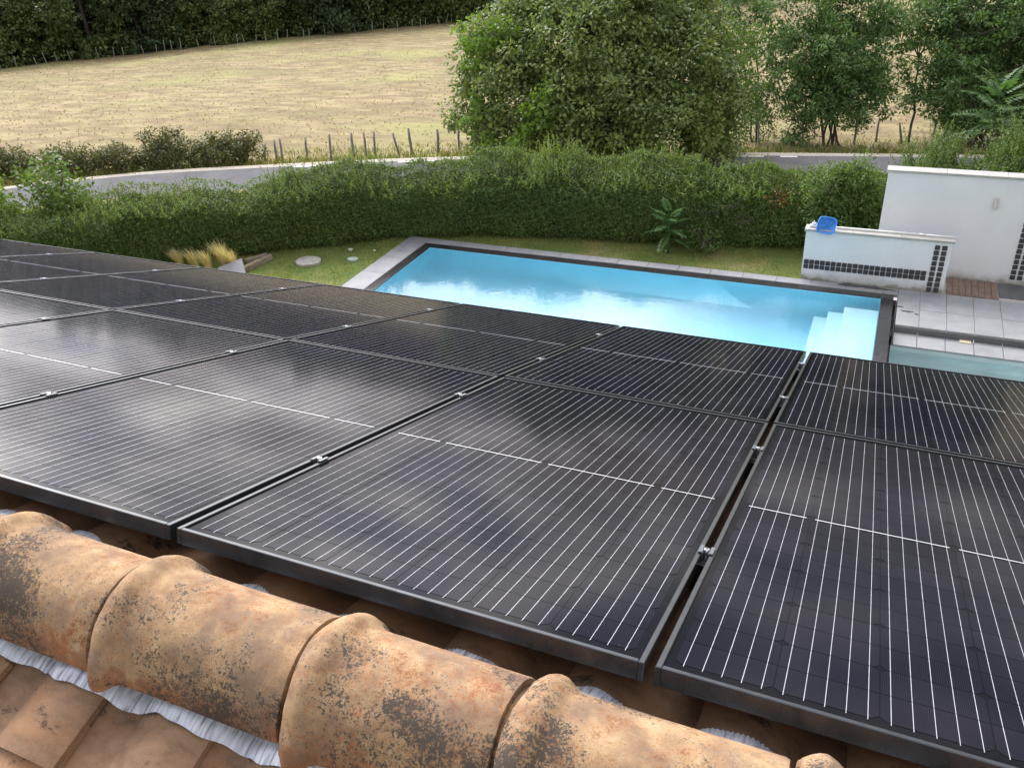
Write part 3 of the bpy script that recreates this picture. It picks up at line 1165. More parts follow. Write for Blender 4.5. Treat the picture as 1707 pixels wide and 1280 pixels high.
def ridge_mesh(var, gap):
    r = random.Random(var)
    V, F = [], []
    na = 30
    amax = math.radians(97)
    L = gap - .010
    ST = RST + [(L * .5, .1058), (L - .03, .1050), (L - .008, .1052), (L - .003, .1042), (L - .002, .1000), (L - .0015, .0920), (L + .022, .0905)]
    ns = len(ST)
    for s in (0, 1):
        for (x, rad) in ST:
            for k in range(na + 1):
                a = -amax + 2 * amax * k / na
                e = abs(a) / amax
                rr = (min(rad - .008, .1060) if x < .045 else min(rad - .010, .094)) if s else rad
                flare = 1 + .07 * max(0, e - .72) / .28 * (1.9 if x < .05 else 1.0)
                y = rr * math.sin(a) * flare * 1.07
                z = rr * math.cos(a) * .98
                if e > .84:
                    z = z - (e - .84) * .02
                dx_ = .004 * math.sin(3 * a + var) * (1 if x < .001 else .4)
                V.append((x + dx_ + r.uniform(-.0006, .0006), y + r.uniform(-.0007, .0007), z + r.uniform(-.0007, .0007)))
    A = lambda s, i, k: s * ns * (na + 1) + i * (na + 1) + k
    for i in range(ns - 1):
        for k in range(na):
            F.append((A(0, i, k), A(0, i + 1, k), A(0, i + 1, k + 1), A(0, i, k + 1)))
            F.append((A(1, i, k), A(1, i, k + 1), A(1, i + 1, k + 1), A(1, i + 1, k)))
        F.append((A(0, i, 0), A(1, i, 0), A(1, i + 1, 0), A(0, i + 1, 0)))
        F.append((A(0, i, na), A(0, i + 1, na), A(1, i + 1, na), A(1, i, na)))
    for k in range(na):
        F.append((A(0, 0, k), A(0, 0, k + 1), A(1, 0, k + 1), A(1, 0, k)))
        F.append((A(0, ns - 1, k), A(1, ns - 1, k), A(1, ns - 1, k + 1), A(0, ns - 1, k + 1)))
    me = np_mesh('ridge_tile', V, F, M['ridge'], True)
    me.set_sharp_from_angle(angle=math.radians(50))
    return me


rx_list = [-.278, .102, .510, .866, 1.258]
while rx_list[-1] < HX1 - .75:
    rx_list.append(rx_list[-1] + .39)
while rx_list[0] > -3.4:
    rx_list.insert(0, rx_list[0] - .39)
for k, x in enumerate(rx_list):
    o = link('ridge_tile', ridge_mesh(k, (rx_list[k + 1] if k + 1 < len(rx_list) else x + .39) - x), roof)
    o.location = (x, random.uniform(-.003, .003), Z0 - .022 + random.uniform(-.002, .002))
    o.rotation_euler = (random.uniform(-.015, .015), math.radians(.5), random.uniform(-.012, .012))
    h = MB().tube([(.108, -.012, .0990), (.108, -.0125, .1012)], .0034, 10).obj('nail_hole_disc', M['roof_batten'], roof)  # dark flush disc, painted stand-in for the shade in a nail hole
    h.location = o.location
b = MB()
for xa in np.arange(HX0, -3.5, .39):
    b.tube([(xa, 0, Z0 - .05), (xa + .40, 0, Z0 - .05)], [.125, .11], 20)
o = b.obj('ridge_cover', M['ridge'], roof)
tag(o, kind='stuff')

# ================================================================== solar panels
PW, PL, PT = 1.002, 1.684, .035
PGX, PGY = .0182, .0165
LIP = .0105
rail_long = MB().box(0, LIP, 0, PL, -PT, 0, .0012).mesh('side_rail', M['frame'])
rail_short = MB().box(LIP + .0003, PW - LIP - .0003, 0, LIP, -PT, 0, .0012).mesh('end_rail', M['frame'])
sheet = MB().box(LIP - .002, PW - LIP + .002, LIP - .002, PL - LIP + .002, -.009, -.004).mesh('laminate', M['backsheet'])
CPX, CPY = .1590, .0797
CW_, CH_ = .1572, .0785


def cell_mesh(flip):
    c = .011
    w, h = CW_ / 2, CH_ / 2
    if not flip:
        P = [(-w + c, -h), (w - c, -h), (w, -h + c), (w, h), (-w, h), (-w, -h + c)]
    else:
        P = [(-w, -h), (w, -h), (w, h - c), (w - c, h), (-w + c, h), (-w, h - c)]
    me = bpy.data.meshes.new('cell')
    me.from_pydata([(x, y, 0) for x, y in P], [], [tuple(range(6))])
    me.materials.append(M['cell'])
    return me


cell_me = [cell_mesh(False), cell_mesh(True)]
mx0 = (PW - 6 * CPX) / 2 + CPX / 2
mid_gap = .022
my0 = (PL - 20 * CPY - mid_gap) / 2 + CPY / 2
cell_pos = []
for i in range(6):
    for j in range(20):
        cell_pos.append((mx0 + i * CPX, my0 + j * CPY + (mid_gap if j > 9 else 0), j % 2))
V, F = [], []


def quad(xa, xb, ya, yb, z):
    n = len(V)
    V.extend([(xa, ya, z), (xb, ya, z), (xb, yb, z), (xa, yb, z)])
    F.append((n, n + 1, n + 2, n + 3))


BBW = .0010
half = my0 - CPY / 2
for i in range(6):
    for q in range(5):
        x = mx0 + i * CPX + (q - 2) * CW_ / 5
        for j in range(20):
            yc = my0 + j * CPY + (mid_gap if j > 9 else 0)
            ya, yb = yc - CPY / 2 + .0006, yc + CPY / 2 - .0006
            if j == 0:
                ya -= .006
            if j == 19:
                yb += .006
            if j == 9:
                yb += mid_gap / 2
            if j == 10:
                ya -= mid_gap / 2
            quad(x - BBW / 2, x + BBW / 2, ya, yb, -.0030)
bus_me = np_mesh('busbars', V, F, M['busbar'])
V, F = [], []
for a, c in ((0, 1), (1, 3), (3, 5), (5, 6)):
    quad(mx0 - CPX / 2 + a * CPX + .010, mx0 - CPX / 2 + c * CPX - .010, PL / 2 - .0027, PL / 2 + .0027, -.0028)
rib_me = np_mesh('cross_ribbon', V, F, M['busbar'])

ORD = {1: 'rightmost', 0: 'second from the right', -1: 'third from the right', -2: 'fourth from the right', -3: 'fifth from the right', -4: 'sixth from the right', -5: 'leftmost'}


def panel_frame(row, x):
    """matrix of a panel whose near left corner stands at x"""
    p = PITCH if row == 0 else PITCH2
    t = PL + PGY
    org = Vector((x, 0, Z0)) if row == 0 else Vector((x - .0013, t * CP, Z0 - t * SP + .0014))
    mm = Matrix.Rotation(-p, 4, 'X')
    mm.translation = org
    return mm


for row in (0, 1):
    for c in range(-5, 2):
        lab = 'black solar panel, %s in the row %s' % (ORD[c], 'nearest the ridge tiles' if row == 0 else 'beside the pool')
        t = thing('solar_panel', lab, 'solar panel', group='solar panels on the roof')
        t.matrix_world = panel_frame(row, c * (PW + PGX))
        if row == 0:
            t.location.z += random.uniform(-.001, .001)
        link('laminate', sheet, t)
        link('side_rail', rail_long, t)
        link('side_rail', rail_long, t, (PW - LIP, 0, 0))
        link('end_rail', rail_short, t)
        link('end_rail', rail_short, t, (0, PL - LIP, 0))
        for x, y, f in cell_pos:
            link('cell', cell_me[f], t, (x, y, -.0034))
        tag(link('busbars', bus_me, t), kind='stuff')
        link('cross_ribbon', rib_me, t)

# clamps between the columns
cl = MB()
w2 = PGX / 2
cl.box(-w2 - .0075, -w2 + .002, -.019, .019, .0006, .0040, .001)
cl.box(w2 - .002, w2 + .0075, -.019, .019, .0006, .0040, .001)
cl.box(-w2 + .0006, -w2 + .0030, -.0185, .0185, -.024, .0006)
cl.box(w2 - .0030, w2 - .0006, -.0185, .0185, -.024, .0006)
cl.box(-w2 + .0031, w2 - .0031, -.0185, .0185, -.024, -.021)
clamp_me = cl.mesh('clamp_body', M['alu'])
bt = MB()
bt.tube([(0, 0, -.0205), (0, 0, .005), (0, 0, .0055)], [.0062, .0062, .0056], 14)
bolt_me = bt.mesh('bolt', M['steel'])
hx = MB()
hx.tube([(0, 0, .0052), (0, 0, .0058)], [.0028, .0028], 6)  # solid dark hexagon on the bolt head, painting the shade of its recess
hex_me = hx.mesh('hex_socket_shade', M['backsheet'])
CLS = {0: (.515, 1.335), 1: (.430, 1.270)}
GAPN = {1: 'first', 0: 'second', -1: 'third', -2: 'fourth', -3: 'fifth', -4: 'sixth'}
for row in (0, 1):
    for c in range(-4, 2):
        for q, s in enumerate(CLS[row]):
            s2 = s + random.uniform(-.02, .02)
            lab = 'aluminium clamp in the %s panel gap from the right, %s row, %s end' % (GAPN[c], 'near' if row == 0 else 'far', 'near' if q == 0 else 'far')
            t = thing('panel_clamp', lab, 'clamp', group='clamps between the panels')
            mm = panel_frame(row, c * (PW + PGX) - PGX / 2)
            t.matrix_world = mm @ Matrix.Translation((0, s2, 0))
            link('body', clamp_me, t)
            bo = link('bolt', bolt_me, t)
            link('hex_socket_shade', hex_me, bo)
RN = {(0, 0): 'uppermost', (0, 1): 'second highest', (1, 0): 'third highest', (1, 1): 'lowest'}
for row in (0, 1):
    for q, s in enumerate(CLS[row]):
        o = MB().box(-5 * (PW + PGX) - .08, 2 * (PW + PGX) + .05, s - .02, s + .02, -.094, -PT - .0005, .002).obj('mounting_rail', M['frame'])
        o.matrix_world = panel_frame(row, 0)
        tag(o, 'black mounting rail under the solar panels, %s of the four' % RN[(row, q)], 'rail', 'rails under the panels')

# ================================================================== vegetation helpers
def unit(a):
    return a / (np.linalg.norm(a, axis=-1, keepdims=True) + 1e-9)


def leaf_geo(P, A, Nn, L, Wd, fold=.25):
    """one folded diamond per leaf. P base points, A axis, Nn face normal"""
    A = unit(A)
    S = unit(np.cross(A, Nn))
    U = np.cross(S, A)
    L = np.asarray(L)[:, None] * np.ones((len(P), 1))
    Wd = np.asarray(Wd)[:, None] * np.ones((len(P), 1))
    V = np.stack([P, P + A * L * .45 + S * Wd * .5 + U * Wd * fold * .5, P + A * L, P + A * L * .45 - S * Wd * .5 + U * Wd * fold * .5], 1)
    return V.reshape(-1, 3)


def leaf_mesh(name, V, mat):
    n = len(V) // 4
    return np_mesh(name, V, np.arange(4 * n).reshape(n, 4), mat)


def rnd_dir(n):
    return unit(rng.normal(size=(n, 3)))


def clump_leaves(C, R, per, L, W, up=.55, flat=.75, jitter=.35):
    """C (k,3) clump centres, R radii, per leaves each"""
    k = len(C)
    n = k * per
    cc = np.repeat(C, per, 0)
    rr = np.repeat(np.asarray(R) * np.ones(k), per)
    d = rnd_dir(n)
    q = rng.random(n) ** .45
    P = cc + d * (rr * q)[:, None] * np.array([1, 1, flat])
    A = unit(d + rnd_dir(n) * .8 + np.array([0, 0, -.25]))
    N_ = unit(d * .6 + rnd_dir(n) * .8 + np.array([0, 0, up]))
    return leaf_geo(P, A, N_, L * rng.uniform(.6, 1.25, n), W * rng.uniform(.7, 1.2, n))


def blob_clumps(blobs, dens, lo=.55, seed=None):
    """clump centres spread through the outer part of several ellipsoids; denser outside"""
    out = []
    for (c, r) in blobs:
        r = np.array(r) * np.ones(3)
        n = max(4, int(dens * (r[0] * r[1] + r[1] * r[2] + r[0] * r[2]) / 3))
        d = rnd_dir(n)
        q = lo + (1.04 - lo) * rng.random(n) ** .6 + (rng.random(n) < .14) * rng.uniform(.02, .30, n)
        out.append(np.array(c) + d * r * q[:, None])
    return np.concatenate(out)


def limb(b, p0, p1, r0, r1, n=5, wob=.12, sides=6):
    p0, p1 = np.array(p0, float), np.array(p1, float)
    L = np.linalg.norm(p1 - p0)
    pts = []
    for i in range(n + 1):
        t = i / n
        p = p0 + (p1 - p0) * t
        if 0 < i < n:
            p = p + rng.normal(size=3) * wob * L / n
        pts.append(tuple(p))
    b.tube(pts, [r0 + (r1 - r0) * i / n for i in range(n + 1)], sides)
    return pts


def broadleaf(name, label, cat, base, blobs, leaf_mat, dens, per, clump_r, L, W, trunk_r=.16, group=None, stems=1, lo=.55, up=.55, flat=.8, twigs=40):
    base = np.array(base, float)
    t = thing(name, label, cat, tuple(base), group)
    rel = [(np.array(c) - base, r) for c, r in blobs]
    C = blob_clumps(rel, dens, lo)
    C = C[C[:, 2] > .02]
    R = clump_r * rng.uniform(.65, 1.3, len(C))
    V = clump_leaves(C, R, per, L, W, up, flat)
    V[:, 2] = np.maximum(V[:, 2], -.1)
    link('crown', leaf_mesh('crown', V, leaf_mat), t)
    b = MB()
    zmean = np.mean([c[2] for c, r in rel])
    forks = []
    for s in range(stems):
        a = rng.uniform(0, 6.28)
        o = np.array([math.cos(a), math.sin(a), 0]) * (.25 * trunk_r * stems if stems > 1 else 0)
        top = o * 3 + np.array([rng.normal() * .15, rng.normal() * .15, zmean * .75])
        pts = limb(b, o + np.array([0, 0, -.25]), top, trunk_r / math.sqrt(stems) * 1.1, trunk_r / math.sqrt(stems) * .6, 5, .1, 8)
        forks.append(pts)
    for k, (c, r) in enumerate(rel):
        f = forks[k % stems]
        q = np.array(f[rng.integers(2, 6)])
        limb(b, q, c, trunk_r * .45 / math.sqrt(stems) + .01, .02, 4, .12, 6)
        for w in range(max(2, twigs // len(rel))):
            cc = C[rng.integers(len(C))]
            if np.linalg.norm(cc - c) < 1.3 * np.max(r):
                limb(b, np.array(c) + rng.normal(size=3) * .1, cc, .02, .006, 3, .15, 4)
    b.obj('trunk', M['bark'], t)
    return t


def frond_geo(base, d, length, pairs=10, droop=.5, lw=.03, ll=.11, keel=.25):
    """pinnate leaf: axis from base in direction d bending down; returns leaf vertices"""
    d = np.array(d, float) / np.linalg.norm(d)
    hz = np.array([d[0], d[1], 0])
    if np.linalg.norm(hz) < 1e-3:
        hz = np.array([1, 0, 0.])
    hz /= np.linalg.norm(hz)
    side = np.cross(hz, [0, 0, 1])
    P, A, Nn, L = [], [], [], []
    p = np.array(base, float)
    seg = length / (pairs + 1)
    for i in range(pairs + 1):
        t = i / pairs
        dd = d + np.array([0, 0, -droop * t * 1.6])
        dd /= np.linalg.norm(dd)
        p = p + dd * seg
        if t < .14:
            continue
        up = np.cross(side, dd)
        sz = ll * (1 - .45 * abs(t - .45) * 1.6) * rng.uniform(.85, 1.1)
        for s in (-1, 1):
            a = side * s + dd * .45 + np.array([0, 0, -.28]) + rng.normal(size=3) * .06
            P.append(p)
            A.append(a)
            Nn.append(up + side * s * keel)
            L.append(sz)
    P.append(p)
    A.append(dd)
    Nn.append(up)
    L.append(ll * .8)
    L = np.array(L)
    return leaf_geo(np.array(P), np.array(A), np.array(Nn), L, L * lw / ll * 1.15, .15), p


def ailanthus(name, label, cat, base, tips, stems, leaf_mat, flen, n_fr, group=None, trunk_r=.07, lean=(0, 0), ll=.13, lw=.045, pairs=9, extra=None, dup=False):
    """tips: world points of branch ends; each bears a rosette of pinnate leaves"""
    base = np.array(base, float)
    t = thing(name, label, cat, tuple(base), group)
    b = MB()
    if dup:
        tips = list(tips) + [np.array(q) + rng.normal(size=3) * np.array([.5, .5, .4]) for q in tips]
    lines = []
    for s in range(stems):
        a = rng.uniform(0, 6.28)
        o = np.array([math.cos(a), math.sin(a), 0]) * (.22 * math.sqrt(stems) if stems > 1 else 0) * rng.uniform(.5, 1.2)
        tp = np.array(tips[s % len(tips)]) - base if stems > 1 else np.array(tips[0]) - base
        top = o + (tp - o) * np.array([.75, .75, .8])
        pts = limb(b, o + np.array([0, 0, -.3]), top, trunk_r * rng.uniform(.7, 1.1), trunk_r * .4, 7, .07, 7)
        lines.append(np.array(pts))
    Vs = []
    for tp in tips:
        tp = np.array(tp) - base
        ln = lines[int(np.argmin([np.min(np.linalg.norm(l - tp, axis=1)) for l in lines]))]
        low_ = ln[ln[:, 2] < tp[2] - .15]
        q = low_[np.argmin(np.linalg.norm(low_ - tp, axis=1))] if len(low_) else ln[2]
        limb(b, q, tp, trunk_r * .35, .012, 4, .08, 5)
        nf = int(n_fr * 1.0) + rng.integers(-2, 3)
        a0 = rng.uniform(0, 6.28)
        for k in range(nf):
            a = a0 + 2.4 * k
            el = rng.uniform(-.25, .75)
            d = np.array([math.cos(a) * math.cos(el), math.sin(a) * math.cos(el), math.sin(el)])
            v, _ = frond_geo(tp - np.array([0, 0, rng.uniform(0, .25) * flen]), d, flen * rng.uniform(.7, 1.15), pairs, rng.uniform(.35, .8), lw, ll)
            Vs.append(v)
    T_ = np.array(tips) - base
    Vs.append(clump_leaves(np.repeat(T_, 12, 0) + rng.normal(size=(len(T_) * 12, 3)) * np.array([.60, .60, .42]) * flen, .36 * flen, 36, ll * 1.25, lw * 1.5, .8, .6))
    if extra is not None:
        Vs.append(extra(base))
    link('crown', leaf_mesh('crown', np.concatenate(Vs), leaf_mat), t)
    b.obj('trunk', M['bark'], t)
    return t


def px_blob(x, y, r, depth, squash=1.0, dd=0.0):
    """a foliage lump seen at photo pixel x, y with radius r pixels"""
    s = depth / FPX
    c = at_depth(x, y, depth + dd)
    return (c, (r * s, r * s, r * s * squash))


def ground_at(x, y):
    return np.array([x, y, float(terrain(x, y))])


# ------------------------------------------------------------------ the clipped hedge
HP = chaikin(HEDGE[0:13], 2)
seg = np.linalg.norm(np.diff(HP, axis=0), axis=1)
cum = np.r_[0, np.cumsum(seg)]


def hedge_pt(s):
    x = np.interp(s, cum, HP[:, 0])
    y = np.interp(s, cum, HP[:, 1])
    e = .2
    tx_ = np.interp(np.minimum(s + e, cum[-1]), cum, HP[:, 0]) - np.interp(np.maximum(s - e, 0), cum, HP[:, 0])
    ty_ = np.interp(np.minimum(s + e, cum[-1]), cum, HP[:, 1]) - np.interp(np.maximum(s - e, 0), cum, HP[:, 1])
    t = unit(np.stack([tx_, ty_], -1))
    # path runs right to left, the front (pool) side lies to its left
    nf = np.stack([-t[..., 1], t[..., 0]], -1)
    return np.stack([x, y], -1), t, nf


def hedge_build(name, label, s0, s1, h, th, leaf, shoot, n_face, n_top, n_shoot, rough_, leaf_l, trim, seed, shoot_h=(.15, .45), taper=(0, 0)):
    mid, _, _ = hedge_pt(np.array([(s0 + s1) / 2]))
    base = np.array([mid[0, 0], mid[0, 1], 0.0])
    t_ = thing(name, label, 'hedge', tuple(base))

    def hh(s):
        e = np.ones_like(s)
        if taper[0]:
            e = e * (.35 + .65 * np.sqrt(np.clip((s - s0) / taper[0], 0, 1)))
        if taper[1]:
            e = e * (.35 + .65 * np.sqrt(np.clip((s1 - s) / taper[1], 0, 1)))
        return e * h * (1 + .12 * np.exp(-((s - s_of(-4.6)) / 2.4) ** 2) + rough_ * (.5 * np.sin(s * 1.7 + seed) + .35 * np.sin(s * 4.1 + 2 * seed) + .2 * np.sin(s * 9.3)))

    def rise(s):
        q = np.clip((s_of(-12.0) - s) / (s_of(-12.0) - s_of(-9.3)), 0, 1)
        return .08 + .22 * q * q * (3 - 2 * q)

    def bulge(s, z):
        return rough_ * .55 * (np.sin(s * 3.1 + z * 4 + seed) * .5 + np.sin(s * 7.7 - z * 6) * .35 + np.sin(s * 1.3 + seed) * .4)
    Vs = []
    # front and back faces
    for face, n in ((1, n_face), (-1, n_face // 4)):
        s = rng.uniform(s0, s1, n)
        zf = rng.random(n) ** .9
        p, t, nf = hedge_pt(s)
        top = hh(s)
        inn = .34 * th * np.clip((zf - .86) / .14, 0, 1) ** 2 + .10 * np.clip((.18 - zf) / .18, 0, 1)
        depth = (bulge(s, zf) + .03 * np.sin(s * 23 + zf * 17) * np.sin(s * 11 - zf * 29) + rng.normal(size=n) * .045 - inn - np.abs(rng.normal(size=n)) * .04) * 1.0
        if face < 0:
            depth = depth + th
            p = p - nf * depth[:, None]
            nn = -nf
        else:
            p = p + nf * depth[:, None]
            nn = nf
        P = np.c_[p, zf * top * (.86 if face > 0 else 1.2) + .03]
        Nrm = unit(np.c_[nn, np.full(n, .45)] + rng.normal(size=(n, 3)) * .55)
        A = unit(np.c_[nn * .5, np.full(n, -.1)] + rng.normal(size=(n, 3)) * .7)
        Vs.append(leaf_geo(P, A, Nrm, leaf_l * rng.uniform(.5, 1.6, n), leaf_l * .55 * rng.uniform(.7, 1.2, n)))
    s = rng.uniform(s0, s1, n_top)
    w = rng.random(n_top)
    p, t, nf = hedge_pt(s)
    p = p - nf * (w * th)[:, None]
    edge = np.clip(np.minimum(w, 1 - w) / .22, 0, 1)
    z = hh(s) * (.78 + .10 * np.sqrt(edge) + rise(s) * w) + rng.normal(size=n_top) * .03 + bulge(s * 1.6, w * 2) * .4
    Nrm = unit(np.array([0, 0, 1.0]) + rng.normal(size=(n_top, 3)) * .6)
    A = unit(rng.normal(size=(n_top, 3)) * np.array([1, 1, .5]) + np.array([0, 0, .35]))
    Vs.append(leaf_geo(np.c_[p, z], A, Nrm, leaf_l * rng.uniform(.7, 1.4, n_top), leaf_l * .55 * rng.uniform(.7, 1.2, n_top)))
    V = np.concatenate(Vs) - base
    link('foliage', leaf_mesh('foliage', V, leaf), t_)
    # new shoots standing up from the top and leaning out of the face
    Vs = []
    b = MB()
    for k in range(n_shoot):
        s = np.array([rng.uniform(s0, s1)])
        gate = .5 + .5 * math.sin(s[0] * 2.3 + seed) * math.sin(s[0] * .9 + 1.1 * seed)
        if rng.random() > .3 + .7 * gate:
            continue
        p, t, nf = hedge_pt(s)
        w = rng.uniform(-.02, 1)
        q = np.array([*(p[0] - nf[0] * w * th), hh(s)[0] * (.80 + rise(s)[0] * max(w, 0))])
        ln = rng.uniform(*shoot_h) * (.5 + .9 * gate)
        d = unit(np.array([rng.normal() * .3, rng.normal() * .3, 1.0]) + (np.array([*nf[0], 0]) * .35 if w < .2 else 0))
        m_ = max(6, int(ln / .017))
        tt = np.linspace(.05, 1, m_)
        P = q + d * (tt * ln)[:, None] + np.array([rng.normal() * .05, rng.normal() * .05, -.03]) * (tt ** 2)[:, None]
        A = unit(rng.normal(size=(m_, 3)) * .8 + d * .5)
        Nrm = unit(rng.normal(size=(m_, 3)) * .6 + np.array([0, 0, .8]))
        ls = leaf_l * 1.05 * (1.15 - .6 * tt) * rng.uniform(.8, 1.2, m_)
        Vs.append(leaf_geo(P, A, Nrm, ls, ls * .55))
        if k % 3 == 0:
            b.tube([tuple(q - base), tuple(P[-1] - base)], [.004, .002], 4, False)
    if Vs:
        tag(link('shoots', leaf_mesh('shoots', np.concatenate(Vs) - base, shoot), t_), kind='stuff')
        tag(b.obj('twigs', M['twig'], t_), kind='stuff')
    # woody inside as a solid shell, dark colour paints the shade behind gaps
    ns = int((s1 - s0) / .25)
    V, F = [], []
    prof_ = [(.10, .0), (.04, .35), (.06, .66), (.18, .80), (.5, .93), (.82, 1.05), (.94, .95), (.96, .35), (.9, .0)]
    for i in range(ns + 1):
        s = np.array([s0 + .05 + (s1 - s0 - .1) * i / ns])
        p, t, nf = hedge_pt(s)
        ee = .55 if i in (0, ns) else 1.0
        for (w, zz_) in prof_:
            zz_ = zz_ * ee
            q = p[0] - nf[0] * (w * th + .045)
            q = q + nf[0] * (bulge(s, zz_)[0] * .8 if w < .3 else 0)
            V.append((q[0] - base[0], q[1] - base[1], min(zz_, .74 + rise(s)[0] * w) * hh(s)[0] * .97))
    k = len(prof_)
    for i in range(ns):
        for j in range(k - 1):
            F.append((i * k + j, i * k + j + 1, (i + 1) * k + j + 1, (i + 1) * k + j))
    link('branches', np_mesh('branches', V, F, M['hedge_shade_core'], True), t_)
    return t_


def s_of(x):
    """path length at a given x"""
    return float(np.interp(-x, -HP[:, 0], cum))


hedge_build('garden_hedge', 'long clipped green hedge running behind the pool and lawn', s_of(-2.2), s_of(-23.0), 1.22, 1.25, M['leaf_hedge'], M['leaf_shoot'],
            175000, 95000, 4400, .125, .047, True, 2.0, (.14, .52))
hedge_build('mixed_hedge', 'ragged mixed hedge with brown gaps between pool net and young fronds', s_of(1.5), s_of(-2.75), 1.12, 1.1, M['leaf_shrub'], M['leaf_shoot'],
            32000, 16000, 420, .15, .052, False, 4.4, (.12, .4))

hedge_build('wild_hedge', 'wild green hedge of tall shoots showing above the tall white wall', s_of(7.5), s_of(1.1), 1.38, 1.2, M['leaf_shrub'], M['leaf_shrub'],
            12000, 16000, 1500, .2, .055, False, 1.4, (.3, .95), (0, 1.2))

# ------------------------------------------------------------------ shrubs in and above the hedge
def shrub(name, label, base, w, d, h, mat, per, dens, L, W, group=None, clump=.16, up=.5, lo=.4, tr=.03, stems=3):
    base = np.array(base, float)
    blobs = []
    for k in range(6):
        a = rng.uniform(0, 6.28)
        r = rng.uniform(.15, .55)
        blobs.append((base + np.array([math.cos(a) * r * w, math.sin(a) * r * d, h * rng.uniform(.35, .72)]), (w * .5, d * .5, h * .33)))
    blobs.append((base + np.array([0, 0, h * .3]), (w * .85, d * .85, h * .32)))
    return broadleaf(name, label, 'shrub', base, blobs, mat, dens, per, clump, L, W, tr, group, stems, lo, up, .85, 24)


p = ground_at(.55, 16.75)
shrub('leafy_shrub', 'rounded bright green shrub growing against the tall white wall', (.45, 16.2, 0), 1.0, .7, 1.85, M['leaf_shrub'], 90, 110, .068, .036, clump=.19)
shrub('leafy_shrub', 'dark green shrub at the hedge foot beside the young fronds', (-1.95, 15.30, 0), .55, .35, .65, M['leaf_hedge'], 40, 190, .045, .025, clump=.10)
shrub('maple_shrub', 'loose light green young tree rising above the hedge at far left', (-15.3, 11.6, -.1), 1.25, 1.0, 2.3, M['leaf_shrub'], 16, 75, .10, .075, clump=.2, lo=.2)
shrub('maple_shrub', 'pale green leafy shoots at the left picture edge above the hedge', (-16.9, 10.9, -.1), .8, .7, 2.5, M['leaf_vine'], 14, 60, .10, .075, clump=.2, lo=.2)
# dry rust-coloured and bare patches in the ragged hedge
t = thing('dead_branches', 'patch of rust brown dead leaves on the ragged hedge top', 'dead foliage', (-.55, 16.0, 1.0))
C = np.array([(rng.normal() * .28, rng.normal() * .16, rng.normal() * .09) for _ in range(34)])
link('leaves', leaf_mesh('leaves', clump_leaves(C, .09, 14, .05, .03), M['leaf_rust']), t)
b = MB()
for k in range(10):
    limb(b, (rng.normal() * .1, rng.normal() * .1, -.5), C[k], .008, .004, 3, .1, 4)
b.obj('twigs', M['twig'], t)
b = MB()
for k in range(60):
    a = np.array([rng.uniform(-.75, .55), rng.uniform(-.25, .15), rng.uniform(-.15, .25)])
    limb(b, a, a + rng.normal(size=3) * np.array([.22, .08, .12]), .006, .003, 2, .1, 4)
t2 = thing('bare_twigs', 'tangle of bare brown twigs in the gap of the ragged hedge', 'twigs', (-1.75, 15.52, .72))
b.obj('branches', M['twig'], t2)

# ------------------------------------------------------------------ young trees with long pinnate leaves
def sapling(name, label, base, h, flen, nf, mat, ll, lw, pairs, tiers):
    base = np.array(base, float)
    t = thing(name, label, 'sapling', tuple(base))
    b = MB()
    limb(b, (0, 0, -.05), (.02, .0, h * .8), .022, .012, 5, .03, 7)
    Vs = []
    for k in range(nf):
        q = k / (nf - 1)
        a = 2.4 * k + rng.normal() * .15
        el = .05 + .95 * q
        zb = h * (.30 + .5 * q)
        d = np.array([math.cos(a) * math.cos(el), math.sin(a) * math.cos(el), math.sin(el)])
        v, end = frond_geo((.02 * q, 0, zb), d, flen * (1.1 - .45 * q) * rng.uniform(.9, 1.1), pairs, .55 - .2 * q, lw, ll)
        Vs.append(v)
        mid = np.array([0, 0, zb]) + d * flen * .45
        b.tube([(0, 0, zb), tuple(mid + np.array([0, 0, -.03])), tuple(end)], [.006, .004, .002], 4, False)
    link('fronds', leaf_mesh('fronds', np.concatenate(Vs), mat), t)
    b.obj('stem', M['leaf_sapling'], t)
    return t


sapling('ailanthus_sapling', 'young sapling with fern-like fronds growing against the hedge by the pool', (-2.62, 15.06, 0), 1.0, .50, 15, M['leaf_sapling'], .13, .040, 11, 3)

# ------------------------------------------------------------------ trees along the road
B = on_ground(1000, 282)
D = depth_of(B)
blobs = [px_blob(*q[:3], D, .95, q[3]) for q in [(852, 165, 82, -.5), (828, 95, 62, 0), (900, 60, 80, .8), (965, 95, 105, -.8), (1050, 60, 105, .3), (1120, 110, 90, -.6), (1170, 165, 62, -.2), (1000, 190, 105, -1.4),
                                                 (900, 225, 78, -1.0), (1100, 225, 82, -1.2), (1180, 225, 45, -.6), (985, -20, 95, .5), (1110, 10, 80, .8), (820, 225, 45, -.4), (780, 135, 24, -.3), (772, 190, 20, -.3), (870, 22, 42, .4), (1160, 30, 40, .4), (930, 5, 50, .4), (795, 60, 26, 0), (840, -0, 0.1, 0), (1000, 255, 70, -1.6)] if q[2] > 1]
broadleaf('broad_tree', 'broad dense green tree standing at the roadside behind the pool', 'tree', B, blobs, M['leaf_tree'], 27, 66, .55, .19, .12, .20, None, 4, .66, .95, .62, 160)
